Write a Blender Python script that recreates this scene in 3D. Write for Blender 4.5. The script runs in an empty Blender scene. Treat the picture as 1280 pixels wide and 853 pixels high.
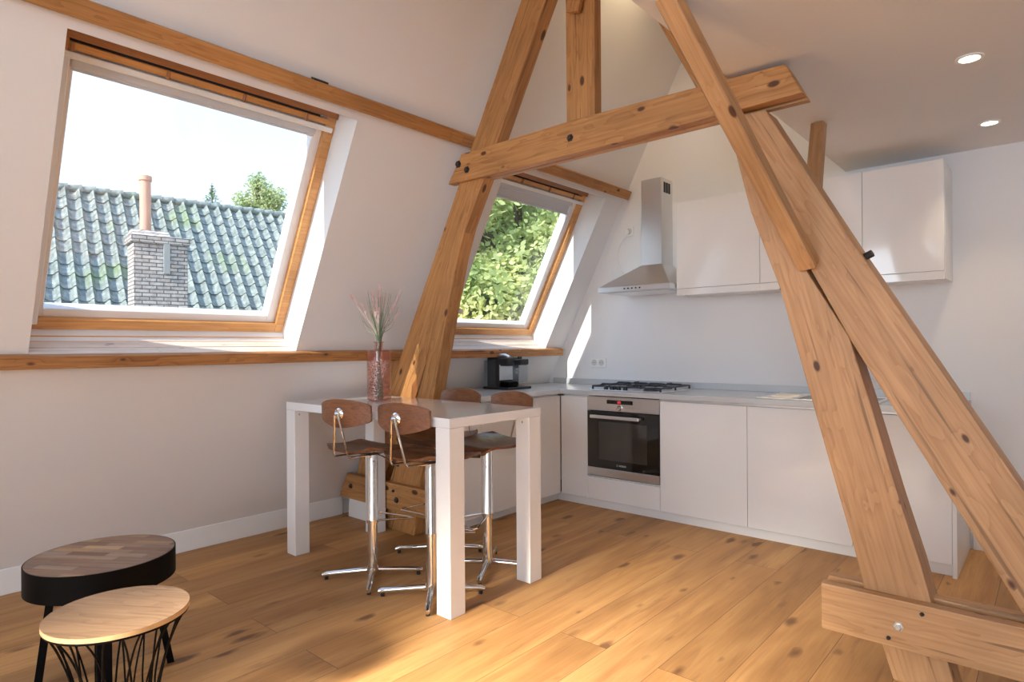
import bpy, bmesh, math, random
from mathutils import Vector, Matrix, noise
random.seed(7)
C = bpy.context.scene.collection
PI = math.pi
rad = math.radians

# ------------------------------------------------------------------ materials
def nt_mat(name):
    m = bpy.data.materials.new(name); m.use_nodes = True
    nt = m.node_tree; b = nt.nodes['Principled BSDF']
    return m, nt, b
def sset(b, k, v):
    if k in b.inputs: b.inputs[k].default_value = v
def plain(name, col, rough=.5, metal=0., spec=None, coat=0., bump=0., bscale=200., emis=None, estr=0.):
    m, nt, b = nt_mat(name)
    sset(b, 'Base Color', (*col, 1)); sset(b, 'Roughness', rough); sset(b, 'Metallic', metal)
    if spec is not None: sset(b, 'Specular IOR Level', spec)
    if coat: sset(b, 'Coat Weight', coat); sset(b, 'Coat Roughness', .05)
    if emis: sset(b, 'Emission Color', (*emis, 1)); sset(b, 'Emission Strength', estr)
    N = nt.nodes; L = nt.links
    tc = N.new('ShaderNodeTexCoord'); nz = N.new('ShaderNodeTexNoise'); nz.inputs['Scale'].default_value = bscale
    L.new(tc.outputs['Object'], nz.inputs['Vector'])
    if bump:
        bp = N.new('ShaderNodeBump'); bp.inputs['Strength'].default_value = bump; bp.inputs['Distance'].default_value = .002
        L.new(nz.outputs['Fac'], bp.inputs['Height']); L.new(bp.outputs['Normal'], b.inputs['Normal'])
    else:
        mr = N.new('ShaderNodeMapRange'); mr.inputs['To Min'].default_value = max(0, rough-.03); mr.inputs['To Max'].default_value = min(1, rough+.03)
        L.new(nz.outputs['Fac'], mr.inputs['Value']); L.new(mr.outputs['Result'], b.inputs['Roughness'])
    return m
def mix_rgb(nt, fac, a, b, mode='MIX'):
    n = nt.nodes.new('ShaderNodeMix'); n.data_type = 'RGBA'; n.blend_type = mode
    for s, v in ((0, fac), (6, a), (7, b)):
        if isinstance(v, (int, float)): n.inputs[s].default_value = v
        elif isinstance(v, tuple): n.inputs[s].default_value = v if len(v) == 4 else (*v, 1)
        else: nt.links.new(v, n.inputs[s])
    return n.outputs[2]
def math_n(nt, op, a, b=None, c=None):
    n = nt.nodes.new('ShaderNodeMath'); n.operation = op
    for i, v in enumerate((a, b, c)):
        if v is None: continue
        if isinstance(v, (int, float)): n.inputs[i].default_value = v
        else: nt.links.new(v, n.inputs[i])
    return n.outputs[0]
def ramp(nt, fac, stops):
    r = nt.nodes.new('ShaderNodeValToRGB'); e = r.color_ramp.elements
    while len(e) > 1: e.remove(e[-1])
    e[0].position = stops[0][0]; e[0].color = (*stops[0][1], 1)
    for p, c in stops[1:]:
        q = e.new(p); q.color = (*c, 1)
    nt.links.new(fac, r.inputs[0]); return r.outputs[0]

def timber(name, light, dark, knot=(.10, .035, .012), rough=.5, wash=None, knots=True, kscale=1., grain=1.):
    """sawn pine, grain along local X"""
    m, nt, b = nt_mat(name); N = nt.nodes; L = nt.links
    tc = N.new('ShaderNodeTexCoord'); oi = N.new('ShaderNodeObjectInfo')
    off = N.new('ShaderNodeVectorMath'); off.operation = 'ADD'
    cmb = N.new('ShaderNodeCombineXYZ')
    r13 = math_n(nt, 'MULTIPLY', oi.outputs['Random'], 13.)
    L.new(r13, cmb.inputs[0]); L.new(r13, cmb.inputs[1]); L.new(r13, cmb.inputs[2])
    L.new(tc.outputs['Object'], off.inputs[0]); L.new(cmb.outputs[0], off.inputs[1])
    def mapped(sc):
        mp = N.new('ShaderNodeMapping'); mp.inputs['Scale'].default_value = sc; L.new(off.outputs[0], mp.inputs[0]); return mp.outputs[0]
    # knots
    kf = None
    v = N.new('ShaderNodeTexVoronoi'); v.inputs['Scale'].default_value = 1.; L.new(mapped((7*kscale, 14*kscale, 14*kscale)), v.inputs['Vector'])
    kd = v.outputs['Distance']
    # grain bent round the knots
    n1 = N.new('ShaderNodeTexNoise'); n1.inputs['Scale'].default_value = 1.; n1.inputs['Detail'].default_value = 3; L.new(mapped((.45*grain, 7*grain, 7*grain)), n1.inputs['Vector'])
    n2 = N.new('ShaderNodeTexNoise'); n2.inputs['Scale'].default_value = 1.; n2.inputs['Detail'].default_value = 6; L.new(mapped((3*grain, 90*grain, 90*grain)), n2.inputs['Vector'])
    bend = math_n(nt, 'MULTIPLY', math_n(nt, 'SUBTRACT', .5, math_n(nt, 'MINIMUM', kd, .5)), .14)
    rings = math_n(nt, 'FRACT', math_n(nt, 'MULTIPLY', math_n(nt, 'ADD', n1.outputs['Fac'], bend), 14.))
    rings = math_n(nt, 'POWER', rings, 2.5)
    g = math_n(nt, 'ADD', math_n(nt, 'MULTIPLY', rings, .22), math_n(nt, 'MULTIPLY', n2.outputs['Fac'], .85))
    col = ramp(nt, g, [(.28, light), (.5, tuple(light[i]*.6+dark[i]*.4 for i in range(3))), (.78, dark)])
    n3 = N.new('ShaderNodeTexNoise'); n3.inputs['Scale'].default_value = 1.; n3.inputs['Detail'].default_value = 3; L.new(mapped((1.6, 3.5, 3.5)), n3.inputs['Vector'])
    blotch = ramp(nt, n3.outputs['Fac'], [(.35, (.72, .68, .62)), (.6, (1.05, 1.03, 1.0))])
    col = mix_rgb(nt, .8, col, blotch, 'MULTIPLY')
    if knots:
        n5 = N.new('ShaderNodeTexNoise'); n5.inputs['Scale'].default_value = 1.; n5.inputs['Detail'].default_value = 2; L.new(mapped((1.1, 34, 34)), n5.inputs['Vector'])
        ck = ramp(nt, n5.outputs['Fac'], [(.655, (0, 0, 0)), (.70, (.75, .75, .75))])
        col = mix_rgb(nt, ck, col, tuple(c*.45 for c in dark))
        n6 = N.new('ShaderNodeTexNoise'); n6.inputs['Scale'].default_value = 1.; n6.inputs['Detail'].default_value = 5; L.new(mapped((5, 12, 12)), n6.inputs['Vector'])
        col = mix_rgb(nt, ramp(nt, n6.outputs['Fac'], [(.55, (0, 0, 0)), (.75, (.35, .35, .35))]), col, dark)
        cellr = N.new('ShaderNodeSeparateColor'); L.new(v.outputs['Color'], cellr.inputs[0])
        rad_ = math_n(nt, 'MULTIPLY', math_n(nt, 'SUBTRACT', cellr.outputs[0], .42), .42)
        mr = N.new('ShaderNodeMapRange'); mr.inputs['From Min'].default_value = -.02; mr.inputs['From Max'].default_value = .05
        mr.inputs['To Min'].default_value = 0; mr.inputs['To Max'].default_value = 1
        L.new(math_n(nt, 'SUBTRACT', rad_, kd), mr.inputs['Value'])
        col = mix_rgb(nt, mr.outputs[0], col, knot)
    if wash:
        n4 = N.new('ShaderNodeTexNoise'); n4.inputs['Scale'].default_value = 1; n4.inputs['Detail'].default_value = 4; L.new(mapped((6, 25, 25)), n4.inputs['Vector'])
        wf = ramp(nt, n4.outputs['Fac'], [(.35, (wash[3]*.5,)*3), (.6, (wash[3],)*3)])
        col = mix_rgb(nt, wf, col, wash[:3])
    L.new(col, b.inputs['Base Color']); sset(b, 'Roughness', rough)
    bp = N.new('ShaderNodeBump'); bp.inputs['Strength'].default_value = .35; bp.inputs['Distance'].default_value = .003
    L.new(g, bp.inputs['Height']); L.new(bp.outputs['Normal'], b.inputs['Normal'])
    return m

def floor_mat():
    m, nt, b = nt_mat('oak_floor'); N = nt.nodes; L = nt.links
    tc = N.new('ShaderNodeTexCoord'); sp = N.new('ShaderNodeSeparateXYZ'); L.new(tc.outputs['Object'], sp.inputs[0])
    cb = N.new('ShaderNodeCombineXYZ'); L.new(sp.outputs[1], cb.inputs[0]); L.new(sp.outputs[0], cb.inputs[1])
    br = N.new('ShaderNodeTexBrick'); L.new(cb.outputs[0], br.inputs['Vector'])
    br.offset = .37; br.offset_frequency = 2; br.squash = 1
    br.inputs['Scale'].default_value = 1; br.inputs['Brick Width'].default_value = 2.1; br.inputs['Row Height'].default_value = .225
    br.inputs['Mortar Size'].default_value = .0012; br.inputs['Mortar Smooth'].default_value = .2; br.inputs['Bias'].default_value = 0
    br.inputs['Color1'].default_value = (0, 0, 0, 1); br.inputs['Color2'].default_value = (1, 1, 1, 1); br.inputs['Mortar'].default_value = (.5, .5, .5, 1)
    bw = N.new('ShaderNodeRGBToBW'); L.new(br.outputs['Color'], bw.inputs[0])
    shift = N.new('ShaderNodeCombineXYZ')
    L.new(math_n(nt, 'MULTIPLY', bw.outputs[0], 17.), shift.inputs[0]); L.new(math_n(nt, 'MULTIPLY', bw.outputs[0], 9.), shift.inputs[2])
    add = N.new('ShaderNodeVectorMath'); add.operation = 'ADD'; L.new(cb.outputs[0], add.inputs[0]); L.new(shift.outputs[0], add.inputs[1])
    def nz(sc, det, dist=0.):
        mp = N.new('ShaderNodeMapping'); mp.inputs['Scale'].default_value = sc; L.new(add.outputs[0], mp.inputs[0])
        n = N.new('ShaderNodeTexNoise'); n.inputs['Scale'].default_value = 1; n.inputs['Detail'].default_value = det; n.inputs['Distortion'].default_value = dist
        L.new(mp.outputs[0], n.inputs['Vector']); return n.outputs['Fac']
    g1 = nz((1.4, 14, 4), 5, .6); g2 = nz((5, 120, 4), 4); g3 = nz((1.1, 3.2, 1), 3, .5)
    g = math_n(nt, 'ADD', math_n(nt, 'MULTIPLY', g1, .75), math_n(nt, 'MULTIPLY', g2, .28))
    col = ramp(nt, g, [(.28, (.37, .18, .066)), (.48, (.485, .255, .096)), (.66, (.585, .335, .135))])
    col = mix_rgb(nt, .85, col, ramp(nt, g3, [(.3, (.74, .70, .66)), (.55, (1, 1, 1))]), 'MULTIPLY')
    col = mix_rgb(nt, 1., col, ramp(nt, bw.outputs[0], [(0, (.80, .78, .74)), (.5, (.97, .97, .97)), (1, (1.12, 1.10, 1.05))]), 'MULTIPLY')
    # knots and dark streaks
    mp = N.new('ShaderNodeMapping'); mp.inputs['Scale'].default_value = (3.6, 9.5, 1); L.new(add.outputs[0], mp.inputs[0])
    dn = N.new('ShaderNodeTexNoise'); dn.inputs['Scale'].default_value = 3; L.new(mp.outputs[0], dn.inputs['Vector'])
    dv = N.new('ShaderNodeVectorMath'); dv.operation = 'MULTIPLY_ADD'; L.new(dn.outputs['Color'], dv.inputs[0]); dv.inputs[1].default_value = (.25, .25, 0); L.new(mp.outputs[0], dv.inputs[2])
    vo = N.new('ShaderNodeTexVoronoi'); vo.inputs['Scale'].default_value = 1; L.new(dv.outputs[0], vo.inputs['Vector'])
    cs = N.new('ShaderNodeSeparateColor'); L.new(vo.outputs['Color'], cs.inputs[0])
    kr = math_n(nt, 'SUBTRACT', math_n(nt, 'MULTIPLY', math_n(nt, 'SUBTRACT', cs.outputs[0], .30), .34), vo.outputs['Distance'])
    mr = N.new('ShaderNodeMapRange'); mr.inputs['From Min'].default_value = -.07; mr.inputs['From Max'].default_value = .08; mr.inputs['To Max'].default_value = .85
    L.new(kr, mr.inputs['Value'])
    col = mix_rgb(nt, mr.outputs[0], col, (.14, .06, .025))
    sk = ramp(nt, nz((2.0, 22, 3), 3, 1.2), [(.60, (0, 0, 0)), (.74, (.55, .55, .55))])
    col = mix_rgb(nt, sk, col, (.25, .12, .05))
    col = mix_rgb(nt, br.outputs['Fac'], col, (.13, .065, .03))
    L.new(col, b.inputs['Base Color'])
    rr = N.new('ShaderNodeMapRange'); rr.inputs['To Min'].default_value = .42; rr.inputs['To Max'].default_value = .62; L.new(g, rr.inputs['Value']); L.new(rr.outputs[0], b.inputs['Roughness'])
    sset(b, 'Specular IOR Level', .35)
    bp = N.new('ShaderNodeBump'); bp.inputs['Strength'].default_value = .18; bp.inputs['Distance'].default_value = .002
    h = math_n(nt, 'SUBTRACT', g, math_n(nt, 'MULTIPLY', br.outputs['Fac'], .8))
    L.new(h, bp.inputs['Height']); L.new(bp.outputs['Normal'], b.inputs['Normal'])
    return m

def glass_mat(name, tint=(1, 1, 1), refl=1.0, diffuse=None, dfac=0., rough=0., pattern=False):
    m = bpy.data.materials.new(name); m.use_nodes = True; nt = m.node_tree; N = nt.nodes; L = nt.links
    N.remove(N['Principled BSDF']); out = N['Material Output']
    tr = N.new('ShaderNodeBsdfTransparent'); tr.inputs[0].default_value = (*tint, 1)
    gl = N.new('ShaderNodeBsdfGlossy'); gl.inputs['Roughness'].default_value = rough
    fr = N.new('ShaderNodeLayerWeight'); fr.inputs['Blend'].default_value = .5
    f = math_n(nt, 'MULTIPLY', math_n(nt, 'ADD', math_n(nt, 'MULTIPLY', math_n(nt, 'POWER', fr.outputs['Facing'], 4.), .7), .04), refl)
    last = tr
    if diffuse:
        df = N.new('ShaderNodeBsdfTranslucent'); df.inputs[0].default_value = (*diffuse, 1)
        mx = N.new('ShaderNodeMixShader'); mx.inputs[0].default_value = dfac
        if pattern:
            tc = N.new('ShaderNodeTexCoord'); v = N.new('ShaderNodeTexVoronoi'); v.inputs['Scale'].default_value = 70; L.new(tc.outputs['Object'], v.inputs['Vector'])
            pf = ramp(nt, v.outputs['Distance'], [(.10, (.55,)*3), (.42, (.04,)*3)]); L.new(pf, mx.inputs[0])
            bp = N.new('ShaderNodeBump'); bp.inputs['Strength'].default_value = .8; bp.inputs['Distance'].default_value = .004
            L.new(v.outputs['Distance'], bp.inputs['Height']); L.new(bp.outputs['Normal'], gl.inputs['Normal']); L.new(bp.outputs['Normal'], fr.inputs['Normal'])
        L.new(tr.outputs[0], mx.inputs[1]); L.new(df.outputs[0], mx.inputs[2]); last = mx
    m2 = N.new('ShaderNodeMixShader'); L.new(f, m2.inputs[0]); L.new(last.outputs[0], m2.inputs[1]); L.new(gl.outputs[0], m2.inputs[2])
    L.new(m2.outputs[0], out.inputs[0]); return m

def steel(name, col=(.62, .62, .62), rough=.3, axis=(2, 2, 300)):
    m, nt, b = nt_mat(name); N = nt.nodes; L = nt.links
    sset(b, 'Base Color', (*col, 1)); sset(b, 'Metallic', 1.)
    tc = N.new('ShaderNodeTexCoord'); mp = N.new('ShaderNodeMapping'); mp.inputs['Scale'].default_value = axis; L.new(tc.outputs['Object'], mp.inputs[0])
    n = N.new('ShaderNodeTexNoise'); n.inputs['Scale'].default_value = 1; L.new(mp.outputs[0], n.inputs['Vector'])
    mr = N.new('ShaderNodeMapRange'); mr.inputs['To Min'].default_value = rough-.06; mr.inputs['To Max'].default_value = rough+.08
    L.new(n.outputs['Fac'], mr.inputs['Value']); L.new(mr.outputs[0], b.inputs['Roughness'])
    return m

def leaf_mat(name, c1, c2, trans=.45):
    m = bpy.data.materials.new(name); m.use_nodes = True; nt = m.node_tree; N = nt.nodes; L = nt.links
    b = N['Principled BSDF']; out = N['Material Output']
    tc = N.new('ShaderNodeTexCoord'); n = N.new('ShaderNodeTexNoise'); n.inputs['Scale'].default_value = 1.3; n.inputs['Detail'].default_value = 6
    L.new(tc.outputs['Object'], n.inputs['Vector'])
    col = ramp(nt, n.outputs['Fac'], [(.35, c1), (.62, c2)])
    L.new(col, b.inputs['Base Color']); sset(b, 'Roughness', .55)
    t = N.new('ShaderNodeBsdfTranslucent'); L.new(col, t.inputs[0])
    mx = N.new('ShaderNodeMixShader'); mx.inputs[0].default_value = trans
    L.new(b.outputs[0], mx.inputs[1]); L.new(t.outputs[0], mx.inputs[2]); L.new(mx.outputs[0], out.inputs[0]); return m

M = {}
M['wall'] = plain('white_plaster', (.80, .80, .805), .75, bump=.05, bscale=60)
M['ceiling'] = plain('ceiling_paint', (.77, .765, .76), .8, bump=.04, bscale=60)
M['base'] = plain('white_skirting_paint', (.82, .82, .81), .4)
M['pine'] = timber('old_pine', (.56, .29, .105), (.34, .145, .042))
M['pinelight'] = timber('sanded_pine', (.60, .355, .175), (.42, .215, .09))
M['sillwood'] = timber('dark_pine_edge', (.55, .27, .095), (.26, .10, .03), kscale=1.2)
M['washed'] = timber('whitewashed_wood', (.78, .68, .58), (.55, .42, .33), knot=(.25, .17, .13), wash=(.86, .80, .75, .55), kscale=1.3)
M['winwood'] = timber('lacquered_window_pine', (.78, .42, .16), (.60, .28, .09), rough=.3, knots=False)
M['winwooddark'] = timber('brown_window_pine', (.42, .20, .09), (.30, .13, .05), rough=.4, knots=False)
M['floor'] = floor_mat()
M['gloss'] = plain('white_gloss_lacquer', (.83, .83, .83), .09, coat=.4)
M['matwhite'] = plain('white_satin_panel', (.82, .82, .81), .3)
M['table'] = plain('white_gloss_table', (.84, .845, .85), .10, coat=.5)
M['dark'] = plain('dark_recess', (.03, .03, .032), .7)
M['worktop'] = plain('pale_steel_laminate', (.62, .655, .68), .24, metal=.25)
M['steel'] = steel('brushed_steel', (.76, .76, .77), .32)
M['hood'] = steel('hood_steel', (.74, .74, .74), .36, (60, 60, 1))
M['chrome'] = plain('chrome', (.80, .79, .77), .06, metal=1.)
M['walnut'] = timber('walnut_veneer', (.27, .115, .052), (.13, .05, .024), rough=.32, knots=False, grain=1.6)
M['walnutdark'] = timber('walnut_seat', (.19, .08, .04), (.09, .034, .018), rough=.25, knots=False, grain=1.6)
M['black'] = plain('black_enamel', (.002, .002, .0024), .5, spec=.09)
M['blackplastic'] = plain('black_plastic', (.018, .018, .02), .4)
M['castiron'] = plain('cast_iron', (.03, .036, .048), .45)
M['ovenglass'] = plain('oven_black_glass', (.006, .006, .006), .04, coat=.6)
M['ovenwindow'] = plain('oven_window_glass', (.035, .035, .032), .03, coat=1.)
M['alu'] = plain('aluminium', (.75, .75, .75), .3, metal=.8)
M['whiteplastic'] = plain('white_plastic', (.82, .82, .80), .35)
M['socketshade'] = plain('socket_recess_shade', (.60, .60, .59), .45)  # shade of the recess put into a greyer colour than the plate
M['greyrecess'] = plain('grey_recess', (.35, .35, .35), .5)
M['blind'] = plain('grey_blind_fabric', (.60, .62, .66), .7)
M['sash'] = plain('white_sash_paint', (.83, .84, .86), .35)
M['glass'] = glass_mat('window_glass', (.97, .985, .98), 1.)
M['clear'] = glass_mat('clear_plastic', (.90, .93, .96), 1.2, (.8, .85, .9), .12)
M['pink'] = glass_mat('pink_glass', (.985, .90, .87), 1.2, (.80, .38, .33), .13, pattern=True)
M['pinkplain'] = glass_mat('pink_glass_plain', (.97, .86, .83), 1.2, (.85, .45, .40), .09)
M['grassgreen'] = plain('dried_grass_green', (.19, .235, .14), .7)
M['grasspink'] = plain('feather_grass_pink', (.80, .60, .58), .85)
M['red'] = plain('red_display', (.4, .01, .02), .3, emis=(1, .05, .1), estr=.35)
M['spot'] = plain('spot_lens', (1, .9, .75), .4, emis=(1, .80, .52), estr=9.)
M['cord'] = plain('cord_white', (.80, .79, .77), .5)
M['iron'] = plain('old_iron', (.055, .045, .04), .55, metal=.4)
M['zinc'] = plain('zinc_bolt', (.65, .66, .66), .3, metal=1.)
M['clay'] = plain('clay_pipe', (.60, .33, .25), .7)
M['foil'] = plain('cable_grey', (.3, .3, .3), .5)
M['leafA'] = leaf_mat('sunlit_leaves', (.30, .42, .15), (.78, .82, .42), .5)
M['leafB'] = leaf_mat('birch_leaves', (.30, .42, .20), (.58, .62, .36), .5)
M['leafC'] = leaf_mat('fir_needles', (.09, .20, .10), (.20, .33, .16), .2)
M['bark'] = plain('bark', (.12, .09, .06), .9, bump=.5, bscale=20)
M['ground'] = plain('outside_ground', (.14, .17, .09), .9)
def tile_mat():
    m, nt, b = nt_mat('glazed_pantile'); N = nt.nodes; L = nt.links
    tc = N.new('ShaderNodeTexCoord'); n = N.new('ShaderNodeTexNoise'); n.inputs['Scale'].default_value = .9; n.inputs['Detail'].default_value = 3; L.new(tc.outputs['Object'], n.inputs['Vector'])
    n2 = N.new('ShaderNodeTexNoise'); n2.inputs['Scale'].default_value = 9; n2.inputs['Detail'].default_value = 5; L.new(tc.outputs['Object'], n2.inputs['Vector'])
    col = ramp(nt, n2.outputs['Fac'], [(.3, (.13, .155, .15)), (.55, (.22, .255, .245)), (.75, (.36, .39, .37))])
    moss = ramp(nt, n.outputs['Fac'], [(.58, (0, 0, 0)), (.70, (.6, .6, .6))])
    col = mix_rgb(nt, moss, col, (.17, .24, .09))
    L.new(col, b.inputs['Base Color']); sset(b, 'Roughness', .24); return m
M['tile'] = tile_mat()
def brick_mat(name, c1, c2, mort, scale=1.):
    m, nt, b = nt_mat(name); N = nt.nodes; L = nt.links
    tc = N.new('ShaderNodeTexCoord'); sp = N.new('ShaderNodeSeparateXYZ'); L.new(tc.outputs['Object'], sp.inputs[0])
    cb = N.new('ShaderNodeCombineXYZ'); L.new(math_n(nt, 'ADD', sp.outputs[0], sp.outputs[1]), cb.inputs[0]); L.new(sp.outputs[2], cb.inputs[1])
    n = N.new('ShaderNodeTexNoise'); n.inputs['Scale'].default_value = 14; n.inputs['Detail'].default_value = 4; L.new(tc.outputs['Object'], n.inputs['Vector'])
    br = N.new('ShaderNodeTexBrick'); L.new(cb.outputs[0], br.inputs['Vector'])
    br.inputs['Scale'].default_value = scale; br.inputs['Brick Width'].default_value = .21; br.inputs['Row Height'].default_value = .062; br.inputs['Mortar Size'].default_value = .008
    br.inputs['Color1'].default_value = (*c1, 1); br.inputs['Color2'].default_value = (*c2, 1); br.inputs['Mortar'].default_value = (*mort, 1)
    col = mix_rgb(nt, .7, br.outputs['Color'], ramp(nt, n.outputs['Fac'], [(.3, (.6, .6, .6)), (.6, (1.15, 1.15, 1.15))]), 'MULTIPLY')
    L.new(col, b.inputs['Base Color']); sset(b, 'Roughness', .9)
    bp = N.new('ShaderNodeBump'); bp.inputs['Strength'].default_value = .8; bp.inputs['Distance'].default_value = .02
    L.new(math_n(nt, 'SUBTRACT', 1., br.outputs['Fac']), bp.inputs['Height']); L.new(bp.outputs['Normal'], b.inputs['Normal']); return m
M['brick'] = brick_mat('grey_brick', (.36, .33, .32), (.50, .46, .44), (.13, .12, .12))
M['brickred'] = brick_mat('red_brick', (.35, .16, .10), (.45, .22, .14), (.3, .26, .22))
def patch_mat():
    """worn wood blocks laid in rows"""
    m, nt, b = nt_mat('mixed_wood_blocks'); N = nt.nodes; L = nt.links
    tc = N.new('ShaderNodeTexCoord')
    mp = N.new('ShaderNodeMapping'); mp.inputs['Rotation'].default_value = (0, 0, rad(-35)); L.new(tc.outputs['Object'], mp.inputs[0])
    br = N.new('ShaderNodeTexBrick'); L.new(mp.outputs[0], br.inputs['Vector']); br.offset = .43
    br.inputs['Scale'].default_value = 1; br.inputs['Brick Width'].default_value = .15; br.inputs['Row Height'].default_value = .036; br.inputs['Mortar Size'].default_value = .0004
    br.inputs['Color1'].default_value = (0, 0, 0, 1); br.inputs['Color2'].default_value = (1, 1, 1, 1)
    bw = N.new('ShaderNodeRGBToBW'); L.new(br.outputs['Color'], bw.inputs[0])
    col = ramp(nt, bw.outputs[0], [(0, (.13, .062, .038)), (.2, (.22, .12, .075)), (.4, (.30, .20, .14)), (.55, (.17, .11, .09)), (.72, (.40, .25, .12)), (.88, (.26, .20, .17)), (1, (.48, .33, .18))])
    sc = N.new('ShaderNodeMapping'); sc.inputs['Scale'].default_value = (6, 120, 6); L.new(mp.outputs[0], sc.inputs[0])
    n = N.new('ShaderNodeTexNoise'); n.inputs['Scale'].default_value = 1; n.inputs['Detail'].default_value = 4; L.new(sc.outputs[0], n.inputs['Vector'])
    col = mix_rgb(nt, .8, col, ramp(nt, n.outputs['Fac'], [(.3, (.65, .62, .6)), (.65, (1.25, 1.22, 1.2))]), 'MULTIPLY')
    L.new(col, b.inputs['Base Color']); sset(b, 'Roughness', .38); return m
M['patch'] = patch_mat()
M['oaktop'] = timber('pale_oak_top', (.44, .285, .165), (.25, .15, .085), rough=.35, knots=False, grain=.9)
M['plyedge'] = plain('blond_plywood_edge', (.50, .33, .17), .5)

# ------------------------------------------------------------------ mesh builder
class MB:
    def __init__(s): s.bm = bmesh.new()
    def box(s, x0, x1, y0, y1, z0, z1, bev=0., seg=1):
        b = bmesh.new(); r = bmesh.ops.create_cube(b, size=1.)
        bmesh.ops.scale(b, vec=(x1-x0, y1-y0, z1-z0), verts=b.verts)
        bmesh.ops.translate(b, vec=((x0+x1)/2, (y0+y1)/2, (z0+z1)/2), verts=b.verts)
        if bev: bmesh.ops.bevel(b, geom=b.edges[:], offset=bev, segments=seg, affect='EDGES', profile=.5)
        s._merge(b); return s
    def _merge(s, b, mat=None):
        me = bpy.data.meshes.new('t'); 
        if mat is not None: b.transform(mat)
        b.to_mesh(me); s.bm.from_mesh(me); bpy.data.meshes.remove(me); b.free()
    def prism(s, poly, a0, a1, axis='y', bev=0.):
        """poly: 2D points; axis y -> poly (x,z); axis z -> (x,y); axis x -> (y,z)"""
        b = bmesh.new()
        def P(p, a):
            return (p[0], a, p[1]) if axis == 'y' else ((p[0], p[1], a) if axis == 'z' else (a, p[0], p[1]))
        v0 = [b.verts.new(P(p, a0)) for p in poly]; v1 = [b.verts.new(P(p, a1)) for p in poly]
        n = len(poly)
        b.faces.new(v0); b.faces.new(v1[::-1])
        for i in range(n): b.faces.new((v0[i], v1[i], v1[(i+1) % n], v0[(i+1) % n]))
        bmesh.ops.recalc_face_normals(b, faces=b.faces)
        if bev: bmesh.ops.bevel(b, geom=b.edges[:], offset=bev, segments=2, affect='EDGES', profile=.6)
        s._merge(b); return s
    def tube(s, pts, r, seg=10, cap=True, radii=None):
        b = bmesh.new(); pts = [Vector(p) for p in pts]; n = len(pts)
        up = None; rings = []
        for i, p in enumerate(pts):
            t = (pts[min(i+1, n-1)]-pts[max(i-1, 0)])
            t = t.normalized() if t.length > 1e-9 else Vector((0, 0, 1))
            if up is None:
                up = Vector((0, 0, 1)) if abs(t.z) < .9 else Vector((1, 0, 0))
            a = (up - t*up.dot(t)).normalized(); c = t.cross(a); up = a
            rr = radii[i] if radii else r
            rings.append([b.verts.new(p+(a*math.cos(2*PI*k/seg)+c*math.sin(2*PI*k/seg))*rr) for k in range(seg)])
        for i in range(n-1):
            for k in range(seg):
                b.faces.new((rings[i][k], rings[i][(k+1) % seg], rings[i+1][(k+1) % seg], rings[i+1][k]))
        if cap: b.faces.new(rings[0][::-1]); b.faces.new(rings[-1])
        bmesh.ops.recalc_face_normals(b, faces=b.faces); s._merge(b); return s
    def lathe(s, prof, seg=32, center=(0, 0, 0), close=False, mat=None):
        b = bmesh.new(); rings = []
        for r, z in prof:
            rings.append([b.verts.new((center[0]+r*math.cos(2*PI*k/seg), center[1]+r*math.sin(2*PI*k/seg), center[2]+z)) for k in range(seg)])
        for i in range(len(rings)-1):
            for k in range(seg):
                b.faces.new((rings[i][k], rings[i][(k+1) % seg], rings[i+1][(k+1) % seg], rings[i+1][k]))
        if not close:
            if prof[0][0] > 1e-6: b.faces.new(rings[0][::-1])
            if prof[-1][0] > 1e-6: b.faces.new(rings[-1])
        else:
            for k in range(seg): b.faces.new((rings[-1][k], rings[-1][(k+1) % seg], rings[0][(k+1) % seg], rings[0][k]))
        bmesh.ops.remove_doubles(b, verts=b.verts, dist=1e-6)
        bmesh.ops.recalc_face_normals(b, faces=b.faces); s._merge(b, mat); return s
    def build(s, name, mat, parent=None, matrix=None, smooth=False, local=False):
        """geometry is in world space (or in the frame given by matrix); parents are placed first"""
        me = bpy.data.meshes.new(name)
        bmesh.ops.recalc_face_normals(s.bm, faces=s.bm.faces) if False else None
        s.bm.to_mesh(me); s.bm.free()
        o = bpy.data.objects.new(name, me); C.objects.link(o)
        me.materials.append(mat)
        if smooth:
            for p in me.polygons: p.use_smooth = True
            try: me.set_sharp_from_angle(angle=rad(38))
            except Exception: pass
        mw = matrix.copy() if matrix is not None else Matrix.Identity(4)
        if parent is not None:
            o.parent = parent
            if not local: o.matrix_basis = wm(parent).inverted() @ mw
            else: o.matrix_basis = mw
        else: o.matrix_basis = mw
        return o
def wm(o):
    m = o.matrix_basis.copy()
    while o.parent is not None:
        o = o.parent; m = o.matrix_basis @ m
    return m
def recenter(o, loc):
    """move a world-space mesh's origin to loc"""
    o.data.transform(Matrix.Translation(-Vector(loc))); o.matrix_basis = Matrix.Translation(loc); return o
def tag(o, label=None, cat=None, group=None, kind=None):
    if label: o['label'] = label
    if cat: o['category'] = cat
    if group: o['group'] = group
    if kind: o['kind'] = kind
    return o
def empty(name, loc=(0, 0, 0), rz=0., label=None, cat=None, group=None, kind=None):
    o = bpy.data.objects.new(name, None); C.objects.link(o); o.location = loc; o.rotation_euler = (0, 0, rz); o.empty_display_size = .1
    o.matrix_basis = Matrix.Translation(loc) @ Matrix.Rotation(rz, 4, 'Z')
    return tag(o, label, cat, group, kind)
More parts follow.
